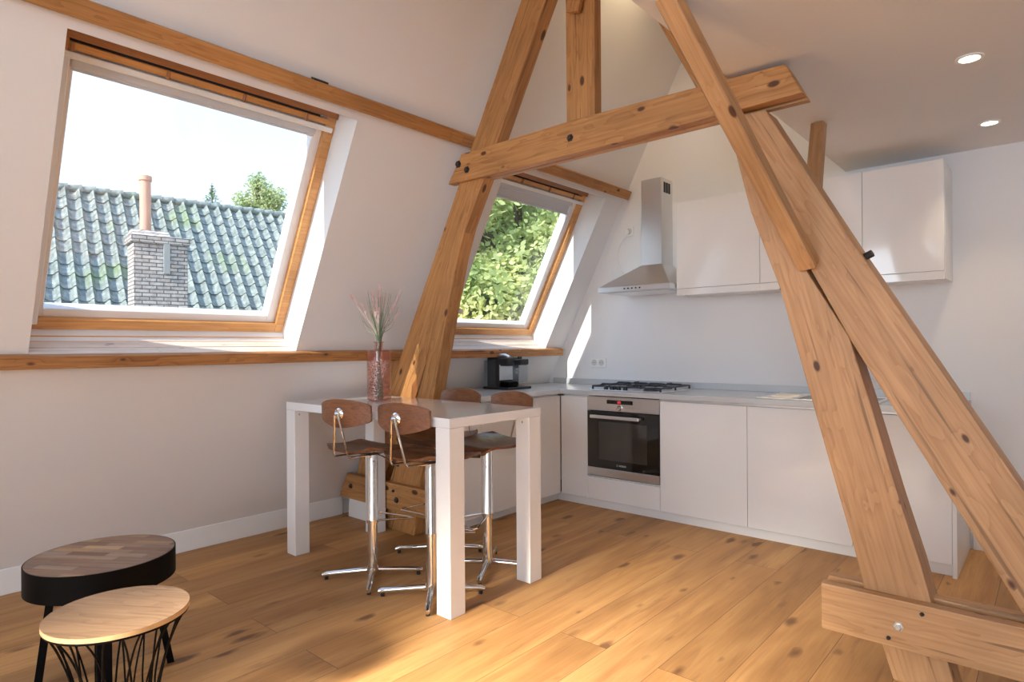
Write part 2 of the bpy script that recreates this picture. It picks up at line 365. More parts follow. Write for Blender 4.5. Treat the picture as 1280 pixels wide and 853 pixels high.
def dup(root, loc, rz, label, group=None):
    def cp(o, par):
        c = o.copy(); C.objects.link(c)
        if par is not None: c.parent = par
        for ch in [k for k in C.objects if k.parent == o and k != c]: cp(ch, c)
        return c
    r = cp(root, None); r.matrix_basis = Matrix.Translation(loc) @ Matrix.Rotation(rz, 4, 'Z')
    r['label'] = label
    if group: r['group'] = group
    return r
def bez(p0, p1, p2, p3, n=12):
    p0, p1, p2, p3 = map(Vector, (p0, p1, p2, p3)); o = []
    for i in range(n+1):
        t = i/n; o.append(p0*(1-t)**3+p1*3*t*(1-t)**2+p2*3*t*t*(1-t)+p3*t**3)
    return o

# ------------------------------------------------------------------ the slope of the left wall
KS = .521
HY = math.hypot(1, KS)
nS = Vector((1/HY, 0, -KS/HY)); uS = Vector((KS/HY, 0, 1/HY)); P0 = Vector((-3.89, 0, .1))
MS = Matrix(((0, uS.x, nS.x, P0.x), (1, uS.y, nS.y, P0.y), (0, uS.z, nS.z, P0.z), (0, 0, 0, 1)))   # local x = world y, local y = up the slope, local z = into the room
def S(y, s, o=0.): return MS @ Vector((y, s, o))
YB, YR = 4.5, -3.0          # kitchen wall, wall behind the camera
XR = 2.3                    # right wall
ZC = 2.32; XC = -1.04       # flat ceiling
W1 = (.655, 1.905); W2 = (3.055, 4.245)
WS = (1.17, 2.555)

# ------------------------------------------------------------------ room shell
def floor():
    o = MB().box(-4.3, XR+.2, YR-.2, YB+.2, -.12, 0).build('floor', M['floor']); tag(o, kind='structure')
floor()
def grid_slab(name, xs, ys, holes, z0, z1, mat, matrix):
    mb = MB(); b = mb.bm
    def hole(i, j):
        if i < 0 or j < 0 or i >= len(xs)-1 or j >= len(ys)-1: return True
        cx = (xs[i]+xs[i+1])/2; cy = (ys[j]+ys[j+1])/2
        return any(h[0] < cx < h[1] and h[2] < cy < h[3] for h in holes)
    V = {}
    def v(i, j, z):
        k = (i, j, z)
        if k not in V: V[k] = b.verts.new((xs[i], ys[j], z))
        return V[k]
    for i in range(len(xs)-1):
        for j in range(len(ys)-1):
            if hole(i, j): continue
            b.faces.new((v(i, j, z1), v(i+1, j, z1), v(i+1, j+1, z1), v(i, j+1, z1)))
            b.faces.new((v(i, j, z0), v(i, j+1, z0), v(i+1, j+1, z0), v(i+1, j, z0)))
            if hole(i-1, j): b.faces.new((v(i, j, z0), v(i, j, z1), v(i, j+1, z1), v(i, j+1, z0)))
            if hole(i+1, j): b.faces.new((v(i+1, j, z0), v(i+1, j+1, z0), v(i+1, j+1, z1), v(i+1, j, z1)))
            if hole(i, j-1): b.faces.new((v(i, j, z0), v(i+1, j, z0), v(i+1, j, z1), v(i, j, z1)))
            if hole(i, j+1): b.faces.new((v(i, j+1, z0), v(i, j+1, z1), v(i+1, j+1, z1), v(i+1, j+1, z0)))
    bmesh.ops.recalc_face_normals(b, faces=b.faces)
    o = mb.build(name, mat, matrix=matrix); return tag(o, kind='structure')
grid_slab('wall_left', [YR-.2, W1[0], W1[1], W2[0], W2[1], YB+.2], [-.15, WS[0], WS[1], 4.45],
          [(W1[0], W1[1], *WS), (W2[0], W2[1], *WS)], -.30, 0, M['wall'], MS)
tag(MB().box(-4.25, -3.89, YR-.2, YB+.2, -.05, .12).build('wall_knee_left', M['wall']), kind='structure')
tag(MB().box(-4.0, -3.872, YR, 2.575, 0, .127, .003).build('baseboard_left', M['base']), kind='structure')
tag(MB().prism([(-3.99, -.05), (-3.96, .08), (-1.80, 4.3), (XR+.3, 4.3), (XR+.3, -.05)], YB, YB+.2).build('wall_back', M['wall']), kind='structure')
tag(MB().box(-.38, XR, YB-.015, YB+.01, 0, .11, .003).build('baseboard_back', M['base']), kind='structure')
tag(MB().box(XC, XR+.3, YR, YB, ZC, ZC+.15).build('ceiling', M['ceiling']), kind='structure')
# upper right slope of the roof from the ceiling edge to the ridge
o = MB().prism([(XC, ZC), (-1.887, 3.945), (-1.70, 4.05), (XC+.17, ZC+.1)], YR, YB).build('ceiling_slope_right', M['wall']); tag(o, kind='structure')
tag(MB().box(XR, XR+.2, YR-.2, YB+.2, -.05, ZC+.2).build('wall_right', M['wall']), kind='structure')
# unseen rear wall: gable window enlarged for its lamps, wide window added for fill
RW = [(-2.75, -1.35, 1.15, 2.75), (-.45, 1.75, .75, 2.1)]
MR = Matrix(((1, 0, 0, 0), (0, 0, -1, YR), (0, 1, 0, 0), (0, 0, 0, 1)))
grid_slab('wall_rear', [-4.3, RW[0][0], RW[0][1], RW[1][0], RW[1][1], XR+.2], [-.05, .75, 1.15, 2.1, 2.75, 4.3], RW, 0, .2, M['wall'], MR)
for k, (a, b_, c, d) in enumerate(RW):
    w = MB()
    for x0, x1, z0, z1 in ((a, a+.06, c, d), (b_-.06, b_, c, d), (a, b_, c, c+.06), (a, b_, d-.06, d)): w.box(x0, x1, YR-.14, YR-.08, z0, z1)
    r = w.build('window_%d' % (k+3), M['sash']); tag(r, kind='structure')
    w = MB(); nx = 4 if k == 0 else 3; nz = 4 if k == 0 else 2
    for i in range(1, nx): x = a+(b_-a)*i/nx; w.box(x-.015, x+.015, YR-.13, YR-.09, c, d)
    for i in range(1, nz): z = c+(d-c)*i/nz; w.box(a, b_, YR-.13, YR-.09, z-.015, z+.015)
    w.build('glazing_bars', M['sash'], r)
    MB().box(a+.05, b_-.05, YR-.115, YR-.107, c+.05, d-.05).build('pane', M['glass'], r)

# ------------------------------------------------------------------ roof windows in the left slope
def roof_window(name, y0, y1, gl, gr, blind_s):
    s0, s1 = 1.245, 2.56
    def fr(mb, a, b, c, d, t, z0, z1, bev=.002):
        # rectangular ring a..b (y), c..d (s), width t
        mb.box(a, a+t, c, d, z0, z1, bev); mb.box(b-t, b, c, d, z0, z1, bev)
        mb.box(a+t, b-t, c, c+t, z0, z1, bev)
    root = MB(); t = .052
    fr(root, y0+.001, y1-.001, s0, s1, t, -.295, -.185)
    root.box(y0+t, y1-t, 2.47, 2.50, -.27, -.18, .002)
    r = root.build(name, M['winwood'], matrix=MS); tag(r, kind='structure')
    m = MB(); m.box(y0+.003, y1-.003, 2.512, 2.56, -.29, -.172, .002); m.build('top_board', M['winwooddark'], r, MS)
    m = MB(); m.box(y0+t, y1-.09, 2.500, 2.512, -.26, -.20); m.build('ventilation_slot', M['dark'], r, MS)
    m = MB()   # small brackets on the light wood rail
    for q in (.05, .33, .6, .86):
        yy = y0+(y1-y0)*q; m.box(yy-.007, yy+.007, 2.462, 2.502, -.185, -.172, .003)
    m.build('clip', M['winwooddark'], r, MS)
    # white sash round the pane
    m = MB(); z0, z1 = -.285, -.215
    m.box(y0+t-.01, gl, s0+t-.02, 2.47, z0, z1, .003); m.box(gr, y1-t+.002, s0+t-.02, 2.47, z0, z1, .003)
    m.box(gl, gr, s0+t-.015, 1.335, z0, z1, .003); m.box(gl, gr, 2.415, 2.47, z0, z1)
    m.build('sash', M['sash'], r, MS)
    MB().box(y0+.001, y0+t+.004, s0+t-.02, 2.44, -.186, -.165, .002).build('jamb_liner', M['sash'], r, MS)
    MB().box(gl-.01, gr+.01, 1.325, 2.43, -.262, -.254).build('pane', M['glass'], r, MS)
    m = MB()
    m.box(y0+.012, y1-.02, 2.436, 2.463, -.215, -.165, .004); m.build('blind_bar', M['whiteplastic'], r, MS)
    m = MB(); m.box(gl, gr, blind_s, 2.44, -.232, -.222)
    m.box(gl-.012, gr+.012, blind_s-.012, blind_s+.006, -.240, -.214, .003); m.box(gl-.012, gr+.012, 2.40, 2.436, -.238, -.205, .004)
    m.build('roller_blind', M['blind'], r, MS)
    # stepped boards below the frame down to the beam (world x, z)
    m = MB(); m.prism([(-3.52, 1.20), (-3.52, 1.30), (-3.487, 1.292), (-3.468, 1.262), (-3.468, 1.20)], y0, y1)
    m.prism([(-3.468, 1.20), (-3.468, 1.257), (-3.452, 1.238), (-3.452, 1.20)], y0, y1)
    m.build('reveal_board', M['sash'], r, MSY(y0))
    m = MB(); m.prism([(-3.47, 1.225), (-3.47, 1.2385), (-3.449, 1.2345), (-3.449, 1.225)], y0, y1)
    m.prism([(-3.49, 1.255), (-3.49, 1.2635), (-3.4655, 1.2605), (-3.4655, 1.255)], y0, y1)
    m.build('bead', M['winwood'], r, MSY(y0))
    m = MB(); m.prism([(-3.47, 1.17), (-3.47, 1.234), (-3.449, 1.233), (-3.392, 1.2065), (-3.392, 1.17)], y0+.001, y1-.001)
    m.prism([(-3.389, 1.16), (-3.389, 1.2035), (-3.30, 1.1735), (-3.30, 1.16)], y0+.001, y1-.001, bev=.0015)
    m.build('sill_board', M['washed'], r, MSY(y0))
    return r
# a frame whose local X runs along world Y, so that grain follows the length
YF = Matrix(((0, -1, 0, 0), (1, 0, 0, 0), (0, 0, 1, 0), (0, 0, 0, 1)))
class _Y: pass
def MSY(y0): return None
_old_prism = MB.prism
def build_y(mb, name, mat, parent=None, **k):
    """mesh given in world space, stored with its local X along world Y"""
    mb.bm.transform(YF.inverted()); return mb.build(name, mat, parent, YF, **k)
_ob = MB.build
def _build(s, name, mat, parent=None, matrix=None, smooth=False, local=False):
    if matrix is None and mat in (M['washed'], M['winwood'], M['sillwood']):
        s.bm.transform(YF.inverted()); return _ob(s, name, mat, parent, YF, smooth, local)
    return _ob(s, name, mat, parent, matrix, smooth, local)
MB.build = _build
roof_window('window_1', W1[0], W1[1], .738, 1.803, 2.40)
roof_window('window_2', W2[0], W2[1], 3.14, 4.13, 2.335)

# ------------------------------------------------------------------ timbers
def member(name, pts, y0, y1, mat, parent=None, bev=.006, axis=None):
    """polygon in the world XZ plane, thickness y0..y1; local X along the member"""
    P = [Vector((p[0], 0, p[1])) for p in pts]
    if axis is None:
        best = 0
        for i in range(len(P)):
            d = P[(i+1) % len(P)]-P[i]
            if d.length > best: best = d.length; ax = d.normalized()
    else: ax = Vector((axis[0], 0, axis[1])).normalized()
    Y = Vector((0, 1, 0)); Z = ax.cross(Y); o = sum(P, Vector())/len(P)
    Mx = Matrix(((ax.x, 0, Z.x, o.x), (ax.y, 1, Z.y, 0), (ax.z, 0, Z.z, o.z), (0, 0, 0, 1)))
    mb = MB(); mb.prism(pts, y0, y1, 'y', bev); mb.bm.transform(Mx.inverted())
    return mb.build(name, mat, parent, Mx)
def boxbeam(name, p0, p1, a, wa, tb, mat, parent=None, bev=.005):
    """box whose corner edge runs p0->p1, extends wa along direction a (made square) and tb along the other side"""
    p0 = Vector(p0); p1 = Vector(p1); d = (p1-p0); L = d.length; d.normalize()
    a = Vector(a); a = (a-d*a.dot(d)).normalized(); c = d.cross(a)
    Mx = Matrix(((d.x, a.x, c.x, p0.x), (d.y, a.y, c.y, p0.y), (d.z, a.z, c.z, p0.z), (0, 0, 0, 1)))
    return MB().box(0, L, min(0, wa), max(0, wa), min(0, tb), max(0, tb), bev).build(name, mat, parent, Mx)
truss = empty('roof_truss', (-1.75, 2.64, 0), 0, 'pale pine roof truss with crossed timber legs, collar beam and upright post spanning the room', 'timber truss', kind='thing')
ym0, ym1 = 2.572, 2.71
# left principal rafter
member('rafter', [(-3.42, .74), (-3.178, 1.187), (-2.524, 2.399), (-2.169, 3.059), (-1.87, 3.60), (-1.68, 3.57), (-2.0, 2.997), (-2.35, 2.343), (-2.862, 1.411), (-2.962, 1.215), (-2.962, 1.10), (-3.055, .895), (-3.13, .74)], ym0+.002, 2.66, M['pine'], truss, axis=(.48, .88))
# left leg under the rafter
member('leg', [(-2.60, 1.99), (-2.905, 1.420), (-2.975, 1.225), (-2.950, 1.10), (-3.035, .895), (-3.33, .30), (-3.36, 0.), (-3.08, 0.), (-3.014, .364), (-2.889, .892), (-2.745, 1.454), (-2.663, 1.737), (-2.495, 2.165)], ym0-.004, 2.665, M['pine'], truss, axis=(.35, 1))
# post against the wall beneath the sill beam
member('wall_post', [(-3.47, 1.11), (-3.12, 1.11), (-3.13, .80), (-3.55, .12), (-3.80, .12)], ym0+.03, ym1+.02, M['pine'], truss, axis=(.3, 1))
member('foot_block', [(-3.80, 0), (-3.56, 0), (-3.52, .20), (-3.78, .20)], ym0, ym1, M['base'], truss, bev=.003)
# right principal rafter
member('rafter', [(-.98, 2.02), (-1.045, 2.15), (-.885, 2.145), (-.555, 1.545), (-.085, .725), (.33, 0.), (.09, 0.), (-.09, .335), (-.575, 1.20), (-.705, 1.46)], ym0, ym1, M['pinelight'], truss, axis=(.5, -.87))
member('rafter', [(-.93, 2.20), (-1.13, 2.20), (-1.20, 2.345), (-1.80, 3.50), (-1.60, 3.56)], ym0+.02, ym1-.03, M['pine'], truss, axis=(-.5, .87))
# right leg
member('leg', [(-1.04, 2.13), (-.945, 1.74), (-.832, 1.42), (-.57, .43), (-.535, .28), (-.45, 0.), (-.26, 0.), (-.365, .43), (-.43, .655), (-.52, .993), (-.586, 1.225), (-.72, 1.46), (-.93, 1.88), (-1.02, 2.15)], ym0-.004, ym1-.004, M['pinelight'], truss, axis=(.27, -1))
# collar: two planks with a gap
cp = [(-2.60, 2.315), (-2.72, 2.152), (-2.60, 2.152), (-.738, 2.152), (-.80, 2.295)]
member('collar_plank', [(-2.605, 2.315), (-2.72, 2.158), (-2.35, 2.153), (-1.5, 2.155), (-.735, 2.165), (-.80, 2.295), (-1.8, 2.322)], 2.545, 2.603, M['pine'], truss, axis=(1, 0))
member('collar_plank', [(-2.56, 2.29), (-2.66, 2.156), (-.735, 2.157), (-.80, 2.29)], 2.616, 2.655, M['pinelight'], truss, axis=(1, 0))
member('king_post', [(-1.874, 2.2), (-1.877, 3.60), (-1.702, 3.60), (-1.702, 2.2)], 2.575, 2.635, M['pine'], truss, axis=(0, 1))
member('strut', [(-1.705, 2.93), (-1.705, 3.15), (-1.45, 3.40), (-1.40, 3.25)], 2.60, 2.68, M['pine'], truss, axis=(1, 1))
boxbeam('tenon', (-1.845, 2.566, 2.865), (-1.80, 2.566, 3.03), (1, 0, .2), .075, -.03, M['sillwood'], truss, .003)
# foot plates
for y0, y1, a in ((2.522, 2.570, 0), (2.622, 2.680, .0)):
    member('foot_plate', [(-.675, .135), (-.675, .305), (.42, .305), (.42, .135)], y0, y1, M['pinelight'], truss, axis=(1, 0), bev=.004)
    member('foot_plate', [(-3.845, .145), (-3.75, .318), (-2.90, .318), (-2.90, .142)], y0+.006, y1, M['pine'], truss, axis=(1, 0), bev=.004)
def bolt(x, y, z, r, mat, d='y', hexa=True, name='bolt'):
    mb = MB(); rot = Matrix.Rotation(PI/2, 4, 'X') if d == 'y' else Matrix.Rotation(PI/2, 4, 'Y')
    mb.lathe([(r*1.5, 0), (r*1.5, .003), (r, .003), (r, .012), (r*.8, .014), (0, .014)], 6 if hexa else 20, mat=Matrix.Translation((x, y, z)) @ rot)
    return mb.build(name, mat, truss)
bolt(-.425, 2.522, .213, .011, M['zinc']); bolt(-.355, 2.522, .275, .005, M['iron']); bolt(-.455, 2.522, .165, .005, M['iron'])
bolt(-2.56, 2.545, 2.215, .014, M['iron']); bolt(-2.63, 2.545, 2.26, .015, M['iron']); bolt(-1.83, 2.545, 2.235, .013, M['iron'])
bolt(-3.70, 2.528, .235, .012, M['iron']); bolt(-3.20, 2.528, .215, .014, M['iron']); bolt(-3.23, 2.528, .27, .007, M['iron'])
mb = MB().tube([(-.552, 2.63, 1.52), (-.518, 2.625, 1.535)], .014, 8); mb.build('bolt', M['iron'], truss)
mb = MB().tube([(-.80, 2.62, 1.42), (-.845, 2.62, 1.43)], .012, 8); mb.build('bolt', M['iron'], truss)
mb = MB().tube([(-2.78, 2.69, 1.42), (-2.735, 2.66, 1.41)], .016, 8); mb.build('bolt', M['zinc'], truss)
# wind braces notched on the right leg, up to the ceiling edge
b1 = boxbeam('wind_brace', (-.690, 2.535, 1.483), (-.915, 1.82, 2.315), (-1, .1, 0), .068, -.055, M['pinelight'], None)
tag(b1, 'slanting pine brace lapped on the right leg of the truss and rising towards the camera', 'brace', kind='thing')
b2 = boxbeam('wind_brace', (-.74, 2.72, 1.40), (-.885, 3.47, 2.318), (-1, .1, 0), .062, .06, M['pinelight'], None)
tag(b2, 'upright-looking pine brace behind the truss meeting the ceiling before the wall cabinets', 'brace', kind='thing')
# purlins and sill beams along the slope
def slope_beam(name, y0, y1, s0, s1, o0, o1, mat, label):
    o = MB().box(y0, y1, s0, s1, o0, o1, .006, 2).build(name, mat, matrix=MS); tag(o, label, 'beam', 'timbers along the sloping wall', 'thing'); return o
o = slope_beam('purlin', YR+.01, 4.47, 2.601, 2.673, .001, .062, M['pine'], 'pine purlin running along the slope above both roof windows'); del o['group']
o = MB().prism([(-3.281, 1.112), (-3.281, 1.167), (-3.30, 1.176), (-3.325, 1.179), (-3.352, 1.112)], YR+.01, 4.44, bev=.003).build('sill_beam', M['sillwood'])
tag(o, 'narrow pine beam along the foot of both roof windows', 'beam', None, 'thing')
o = MB().box(1.60, 1.675, 2.672, 2.682, .012, .045, .001).build('purlin_bracket', M['iron'], matrix=MS)
tag(o, 'small dark metal bracket on top of the long purlin', 'bracket', kind='thing')

# ------------------------------------------------------------------ kitchen
YF_ = 3.88      # front of the doors
ZT = .865       # worktop height
yd0 = YF_; yd1 = YF_+.019
def base_cab(loc_x0, x1, label, doors, side_l=False, side_r=False, z1=.815, name='base_cabinet', body=True):
    r = empty(name, (loc_x0, YF_, 0), 0, label, 'kitchen cabinet', 'kitchen base cabinets')
    if body: MB().box(loc_x0+.001, x1-.001, YF_+.021, YB-.012, .062, .828).build('body', M['matwhite'], r)
    for (a, b, c, d, nm) in doors:
        MB().box(a+.0015, b-.0015, yd0, yd1, c, d, .0015).build(nm, M['gloss'], r)
    return r
# corner panel
base_cab(-2.878, -2.648, 'narrow white kitchen cabinet in the corner left of the oven', [(-2.895, -2.648, .063, .815, 'door')])
base_cab(-2.056, -1.459, 'white base cabinet just right of the oven', [(-2.056, -1.459, .063, .815, 'door')])
base_cab(-1.459, -.872, 'white base cabinet under the sink', [(-1.459, -.872, .063, .815, 'door')])
base_cab(-.872, -.413, 'white base cabinet at the right end of the worktop', [(-.872, -.413, .063, .815, 'door')])
r = empty('drawer_unit', (-2.646, YF_, 0), 0, 'low white drawer front directly below the oven', 'drawer unit', 'kitchen base cabinets')
MB().box(-2.645, -2.058, YF_+.021, YB-.012, .062, .232).build('body', M['matwhite'], r)
MB().box(-2.6465, -2.0575, yd0, yd1, .063, .225, .0015).build('drawer', M['gloss'], r)
o = MB().box(-.412, -.392, YF_-.012, YB-.016, 0, .828, .001).build('end_panel', M['matwhite']); tag(o, 'white upright panel closing the right end of the worktop run', 'panel', kind='thing')
o = MB().box(-2.95, -.413, YF_+.03, YF_+.045, 0, .060).build('kitchen_plinth', M['matwhite']); tag(o, 'white plinth strip along the floor under the oven wall cabinets', 'plinth', kind='thing')
o = MB().box(-2.966, -2.951, 2.80, YF_+.03, 0, .060).build('kitchen_plinth', M['matwhite']); tag(o, 'white plinth strip along the floor under the cabinets behind the table', 'plinth', kind='thing')
# left run, under the sloping wall
XF = -2.898
ys = [2.80, 3.005, 3.583, 3.8785]
labs = ['narrow white base cabinet beside the timber truss foot', 'wide white base cabinet beneath the coffee machine', 'narrow white base cabinet nearest the kitchen corner on the window side']
for i in range(3):
    r = empty('base_cabinet', (XF, ys[i], 0), 0, labs[i], 'kitchen cabinet', 'kitchen base cabinets')
    MB().prism([(-3.50, .062), (-3.50, .828), (XF-.021, .828), (XF-.021, .062)], ys[i]+.001, ys[i+1]-.001).build('body', M['matwhite'], r)
    MB().box(XF-.019, XF, ys[i]+.0015, ys[i+1]-.0015, .063, .815, .0015).build('door', M['gloss'], r)
# worktop (one L-shaped slab) with upstand
wt = MB().prism([(-3.478, 2.76), (-2.876, 2.76), (-2.876, 3.86), (-.385, 3.86), (-.385, YB-.001), (-3.478, YB-.001)], .831, ZT, 'z', bev=.0015).build('worktop', M['worktop'])
tag(wt, 'pale grey L-shaped kitchen worktop carrying hob, sink and coffee machine', 'worktop', kind='thing')
o = MB().box(-3.43, -.388, YB-.014, YB-.002, ZT+.0005, .912, .001).build('upstand', M['worktop'], wt)
tag(o, 'low grey strip along the wall')
MB().box(-2.879, -2.873, 3.857, 3.863, .829, ZT+.001).build('joint_strip', M['alu'], wt)
MB().box(-2.05, -.40, 3.872, 3.879, .820, .829).build('edge_profile', M['alu'], wt)
# ---- oven
ov = empty('oven', (-2.35, YF_, .24), 0, 'stainless built-in oven with black glass door under the hob', 'oven', kind='thing')
x0, x1 = -2.645, -2.058
MB().box(x0+.01, x1-.01, YF_+.022, YB-.05, .245, .82).build('housing', M['dark'], ov)
cpn = MB().box(x0, x1, YF_-.004, YF_+.022, .722, .824, .0015).build('control_panel', M['steel'], ov)
MB().box(-2.475, -2.262, YF_-.0055, YF_-.003, .775, .803).build('display', M['ovenglass'], cpn)
MB().box(-2.386, -2.358, YF_-.0062, YF_-.0052, .780, .798).build('clock_digits', M['red'], cpn)
mb = MB().lathe([(.019, 0), (.019, .012), (.016, .018), (0, .018)], 24, mat=Matrix.Translation((-2.368, YF_-.004, .748)) @ Matrix.Rotation(PI/2, 4, 'X')); mb.build('knob', M['chrome'], cpn, smooth=True)
MB().box(-2.370, -2.366, YF_-.0235, YF_-.020, .748, .766).build('knob_mark', M['dark'], cpn)
dr = MB().box(x0, x1, YF_-.006, YF_+.02, .302, .716, .0015).build('door', M['ovenglass'], ov)
MB().box(-2.545, -2.150, YF_-.0072, YF_-.0055, .365, .640, .0006).build('window', M['ovenwindow'], dr)
mb = MB().box(-2.595, -2.19, YF_-.052, YF_-.040, .668, .692, .004, 2); mb.box(-2.585, -2.565, YF_-.042, YF_-.004, .672, .688); mb.box(-2.22, -2.20, YF_-.042, YF_-.004, .672, .688)
mb.build('handle', M['alu'], dr)
MB().box(x0, x1, YF_-.006, YF_+.02, .243, .300, .0015).build('lower_trim', M['steel'], ov)
mb = MB()
for k in range(3): mb.box(-2.50+.02*k*0, -2.18, YF_+.004, YF_+.0045, .42+.06*k, .424+.06*k)
mb.bm.free()
def text(body, size, loc, rot, mat, parent, name='lettering', ex=.0004):
    cu = bpy.data.curves.new(name, 'FONT'); cu.body = body; cu.size = size; cu.align_x = 'CENTER'; cu.align_y = 'CENTER'; cu.extrude = ex
    tmp = bpy.data.objects.new('tmp', cu); C.objects.link(tmp); bpy.context.view_layer.update()
    me = bpy.data.meshes.new_from_object(tmp.evaluated_get(bpy.context.evaluated_depsgraph_get())); bpy.data.objects.remove(tmp); me.name = name
    o = bpy.data.objects.new(name, me); C.objects.link(o); me.materials.clear(); me.materials.append(mat)
    mw = Matrix.Translation(loc) @ rot
    o.parent = parent; o.matrix_basis = wm(parent).inverted() @ mw; return o
text('BOSCH', .017, (-2.345, YF_-.0068, .333), Matrix.Rotation(PI/2, 4, 'X'), M['whiteplastic'], dr)
mb = MB().lathe([(.0065, 0), (.0078, 0), (.0078, .0006), (.0065, .0006)], 20, close=True, mat=Matrix.Translation((-2.388, YF_-.006, .333)) @ Matrix.Rotation(PI/2, 4, 'X')); mb.build('emblem', M['whiteplastic'], dr)
# ---- gas hob
hob = empty('gas_hob', (-2.35, 4.17, ZT), 0, 'gas hob with black cast-iron pan supports on the worktop above the oven', 'hob', kind='thing')
hx0, hx1, hy0, hy1 = -2.66, -2.07, 3.93, 4.42
MB().box(hx0, hx1, hy0, hy1, ZT, ZT+.006, .002).build('hob_plate', M['steel'], hob)
burn = [(-2.51, 4.04, .03), (-2.51, 4.29, .04), (-2.21, 4.29, .03), (-2.21, 4.05, .048)]
for bx, by, br_ in burn:
    MB().lathe([(br_*1.25, 0), (br_*1.25, .006), (br_, .010), (br_, .020), (0, .021)], 24, (bx, by, ZT+.006)).build('burner', M['castiron'], hob, smooth=True)
for gx0, gx1 in ((hx0+.015, -2.368), (-2.362, hx1-.015)):
    mb = MB(); zt = ZT+.042; r_ = .0058
    ya, yb = hy0+.02, hy1-.02
    for yy in (ya, yb): mb.tube([(gx0, yy, zt-.012), (gx1, yy, zt-.012)], r_, 6)
    for xx in (gx0, gx1): mb.tube([(xx, ya, zt-.012), (xx, yb, zt-.012)], r_, 6)
    mb.tube([(gx0, (ya+yb)/2, zt-.012), (gx1, (ya+yb)/2, zt-.012)], r_, 6)
    for xx in (gx0, gx1):
        for yy in (ya, yb, (ya+yb)/2): mb.tube([(xx, yy, ZT+.004), (xx, yy, zt-.010)], .008, 6)
    cx = (gx0+gx1)/2
    for by in (ya+.11, yb-.11):
        for dx, dy in ((1, 0), (-1, 0), (0, 1), (0, -1)):
            L1 = (gx1-gx0)/2 if dx else .11
            mb.tube([(cx+dx*L1, by+dy*L1, zt-.012), (cx+dx*(L1-.012), by+dy*(L1-.012), zt), (cx+dx*.03, by+dy*.03, zt), (cx+dx*.03, by+dy*.03, zt-.008)], r_, 6)
    mb.build('pan_support', M['castiron'], hob)
for k in range(4):
    MB().lathe([(.017, 0), (.016, .020), (.012, .024), (0, .024)], 16, (-2.53+.055*k, 3.95, ZT+.006)).build('knob', M['blackplastic'], hob, smooth=True)
# ---- sink
sk = empty('sink', (-1.05, 4.15, ZT), 0, 'inset stainless steel sink in the worktop, half hidden by the truss leg', 'sink', kind='thing')
sx0, sx1, sy0, sy1 = -1.42, -.75, 3.93, 4.40
mb = MB(); 
mb.box(sx0, sx1, sy0, sy0+.03, ZT, ZT+.006, .002); mb.box(sx0, sx1, sy1-.05, sy1, ZT, ZT+.006, .002)
mb.box(sx0, sx0+.22, sy0+.03, sy1-.05, ZT, ZT+.004, .001); mb.box(sx1-.03, sx1, sy0+.03, sy1-.05, ZT, ZT+.006, .002)
mb.build('rim', M['steel'], sk)
mb = MB(); 
for k in range(5): mb.box(sx0+.03, sx0+.19, sy0+.07+.06*k, sy0+.085+.06*k, ZT+.004, ZT+.008, .002)
mb.build('drainer_ridges', M['steel'], sk)
MB().box(sx0+.225, sx1-.035, sy0+.035, sy1-.055, ZT+.0005, ZT+.0015).build('bowl', M['greyrecess'], sk)
mb = MB().tube([(-1.18, 4.375, ZT+.006), (-1.18, 4.375, ZT+.03)], .014, 12); mb.build('overflow_knob', M['chrome'], sk, smooth=True)
# ---- wall cabinets
wl = ['wall cabinet beside the cooker hood, white gloss', 'white wall cabinet partly hidden behind the crossed truss timbers', 'narrow right-hand end wall cabinet in white gloss, nearest the ceiling spots']
xs = [-2.06, -1.470, -.872, -.47]
yu = 4.15
for i in range(3):
    r = empty('wall_cabinet', (xs[i], yu, 1.55), 0, wl[i], 'wall cabinet', 'white wall cabinets')
    MB().box(xs[i]+.0005, xs[i+1]-.0005, yu+.020, YB-.001, 1.56, 2.212).build('body', M['matwhite'], r)
    MB().box(xs[i]+.0012, xs[i+1]-.0012, yu, yu+.019, 1.600, 2.215, .0012).build('door', M['gloss'], r)
    MB().box(xs[i]+.0002, xs[i+1]-.0002, yu+.001, yu+.019, 1.552, 1.597, .001).build('light_pelmet', M['gloss'], r)
# ---- cooker hood
hd = empty('cooker_hood', (-2.36, 4.3, 1.60), 0, 'stainless steel chimney cooker hood on the wall above the hob', 'cooker hood', kind='thing')
hx0, hx1, hyf = -2.665, -2.064, 4.055
lip = MB().box(hx0, hx1, hyf, YB-.002, 1.600, 1.640, .003).build('lip', M['hood'], hd)
mb = MB()
for k in range(5): mb.lathe([(.006, 0), (.006, .005), (0, .005)], 10, mat=Matrix.Translation((-2.43+.032*k, hyf, 1.620)) @ Matrix.Rotation(PI/2, 4, 'X'))
mb.build('push_buttons', M['blackplastic'], lip)
cx0, cx1, cyf = -2.435, -2.262, 4.32
mb = MB(); b = mb.bm
lo = [(hx0+.004, hyf+.004), (hx1-.004, hyf+.004), (hx1-.004, YB-.002), (hx0+.004, YB-.002)]
hi = [(cx0-.004, cyf-.004), (cx1+.004, cyf-.004), (cx1+.004, YB-.002), (cx0-.004, YB-.002)]
vl = [b.verts.new((x, y, 1.641)) for x, y in lo]; vh = [b.verts.new((x, y, 1.815)) for x, y in hi]
for i in range(4): b.faces.new((vl[i], vl[(i+1) % 4], vh[(i+1) % 4], vh[i]))
b.faces.new(vl[::-1]); b.faces.new(vh); bmesh.ops.recalc_face_normals(b, faces=b.faces)
mb.build('canopy', M['hood'], hd)
ch = MB().box(cx0, cx1, cyf, YB-.002, 1.815, 2.475, .002).build('chimney', M['hood'], hd)
mb = MB()
for k in range(3): mb.box(cx1-.001, cx1+.001, cyf+.035+.038*k, cyf+.065+.038*k, 2.365, 2.445)
mb.build('vent_grille', M['dark'], ch)
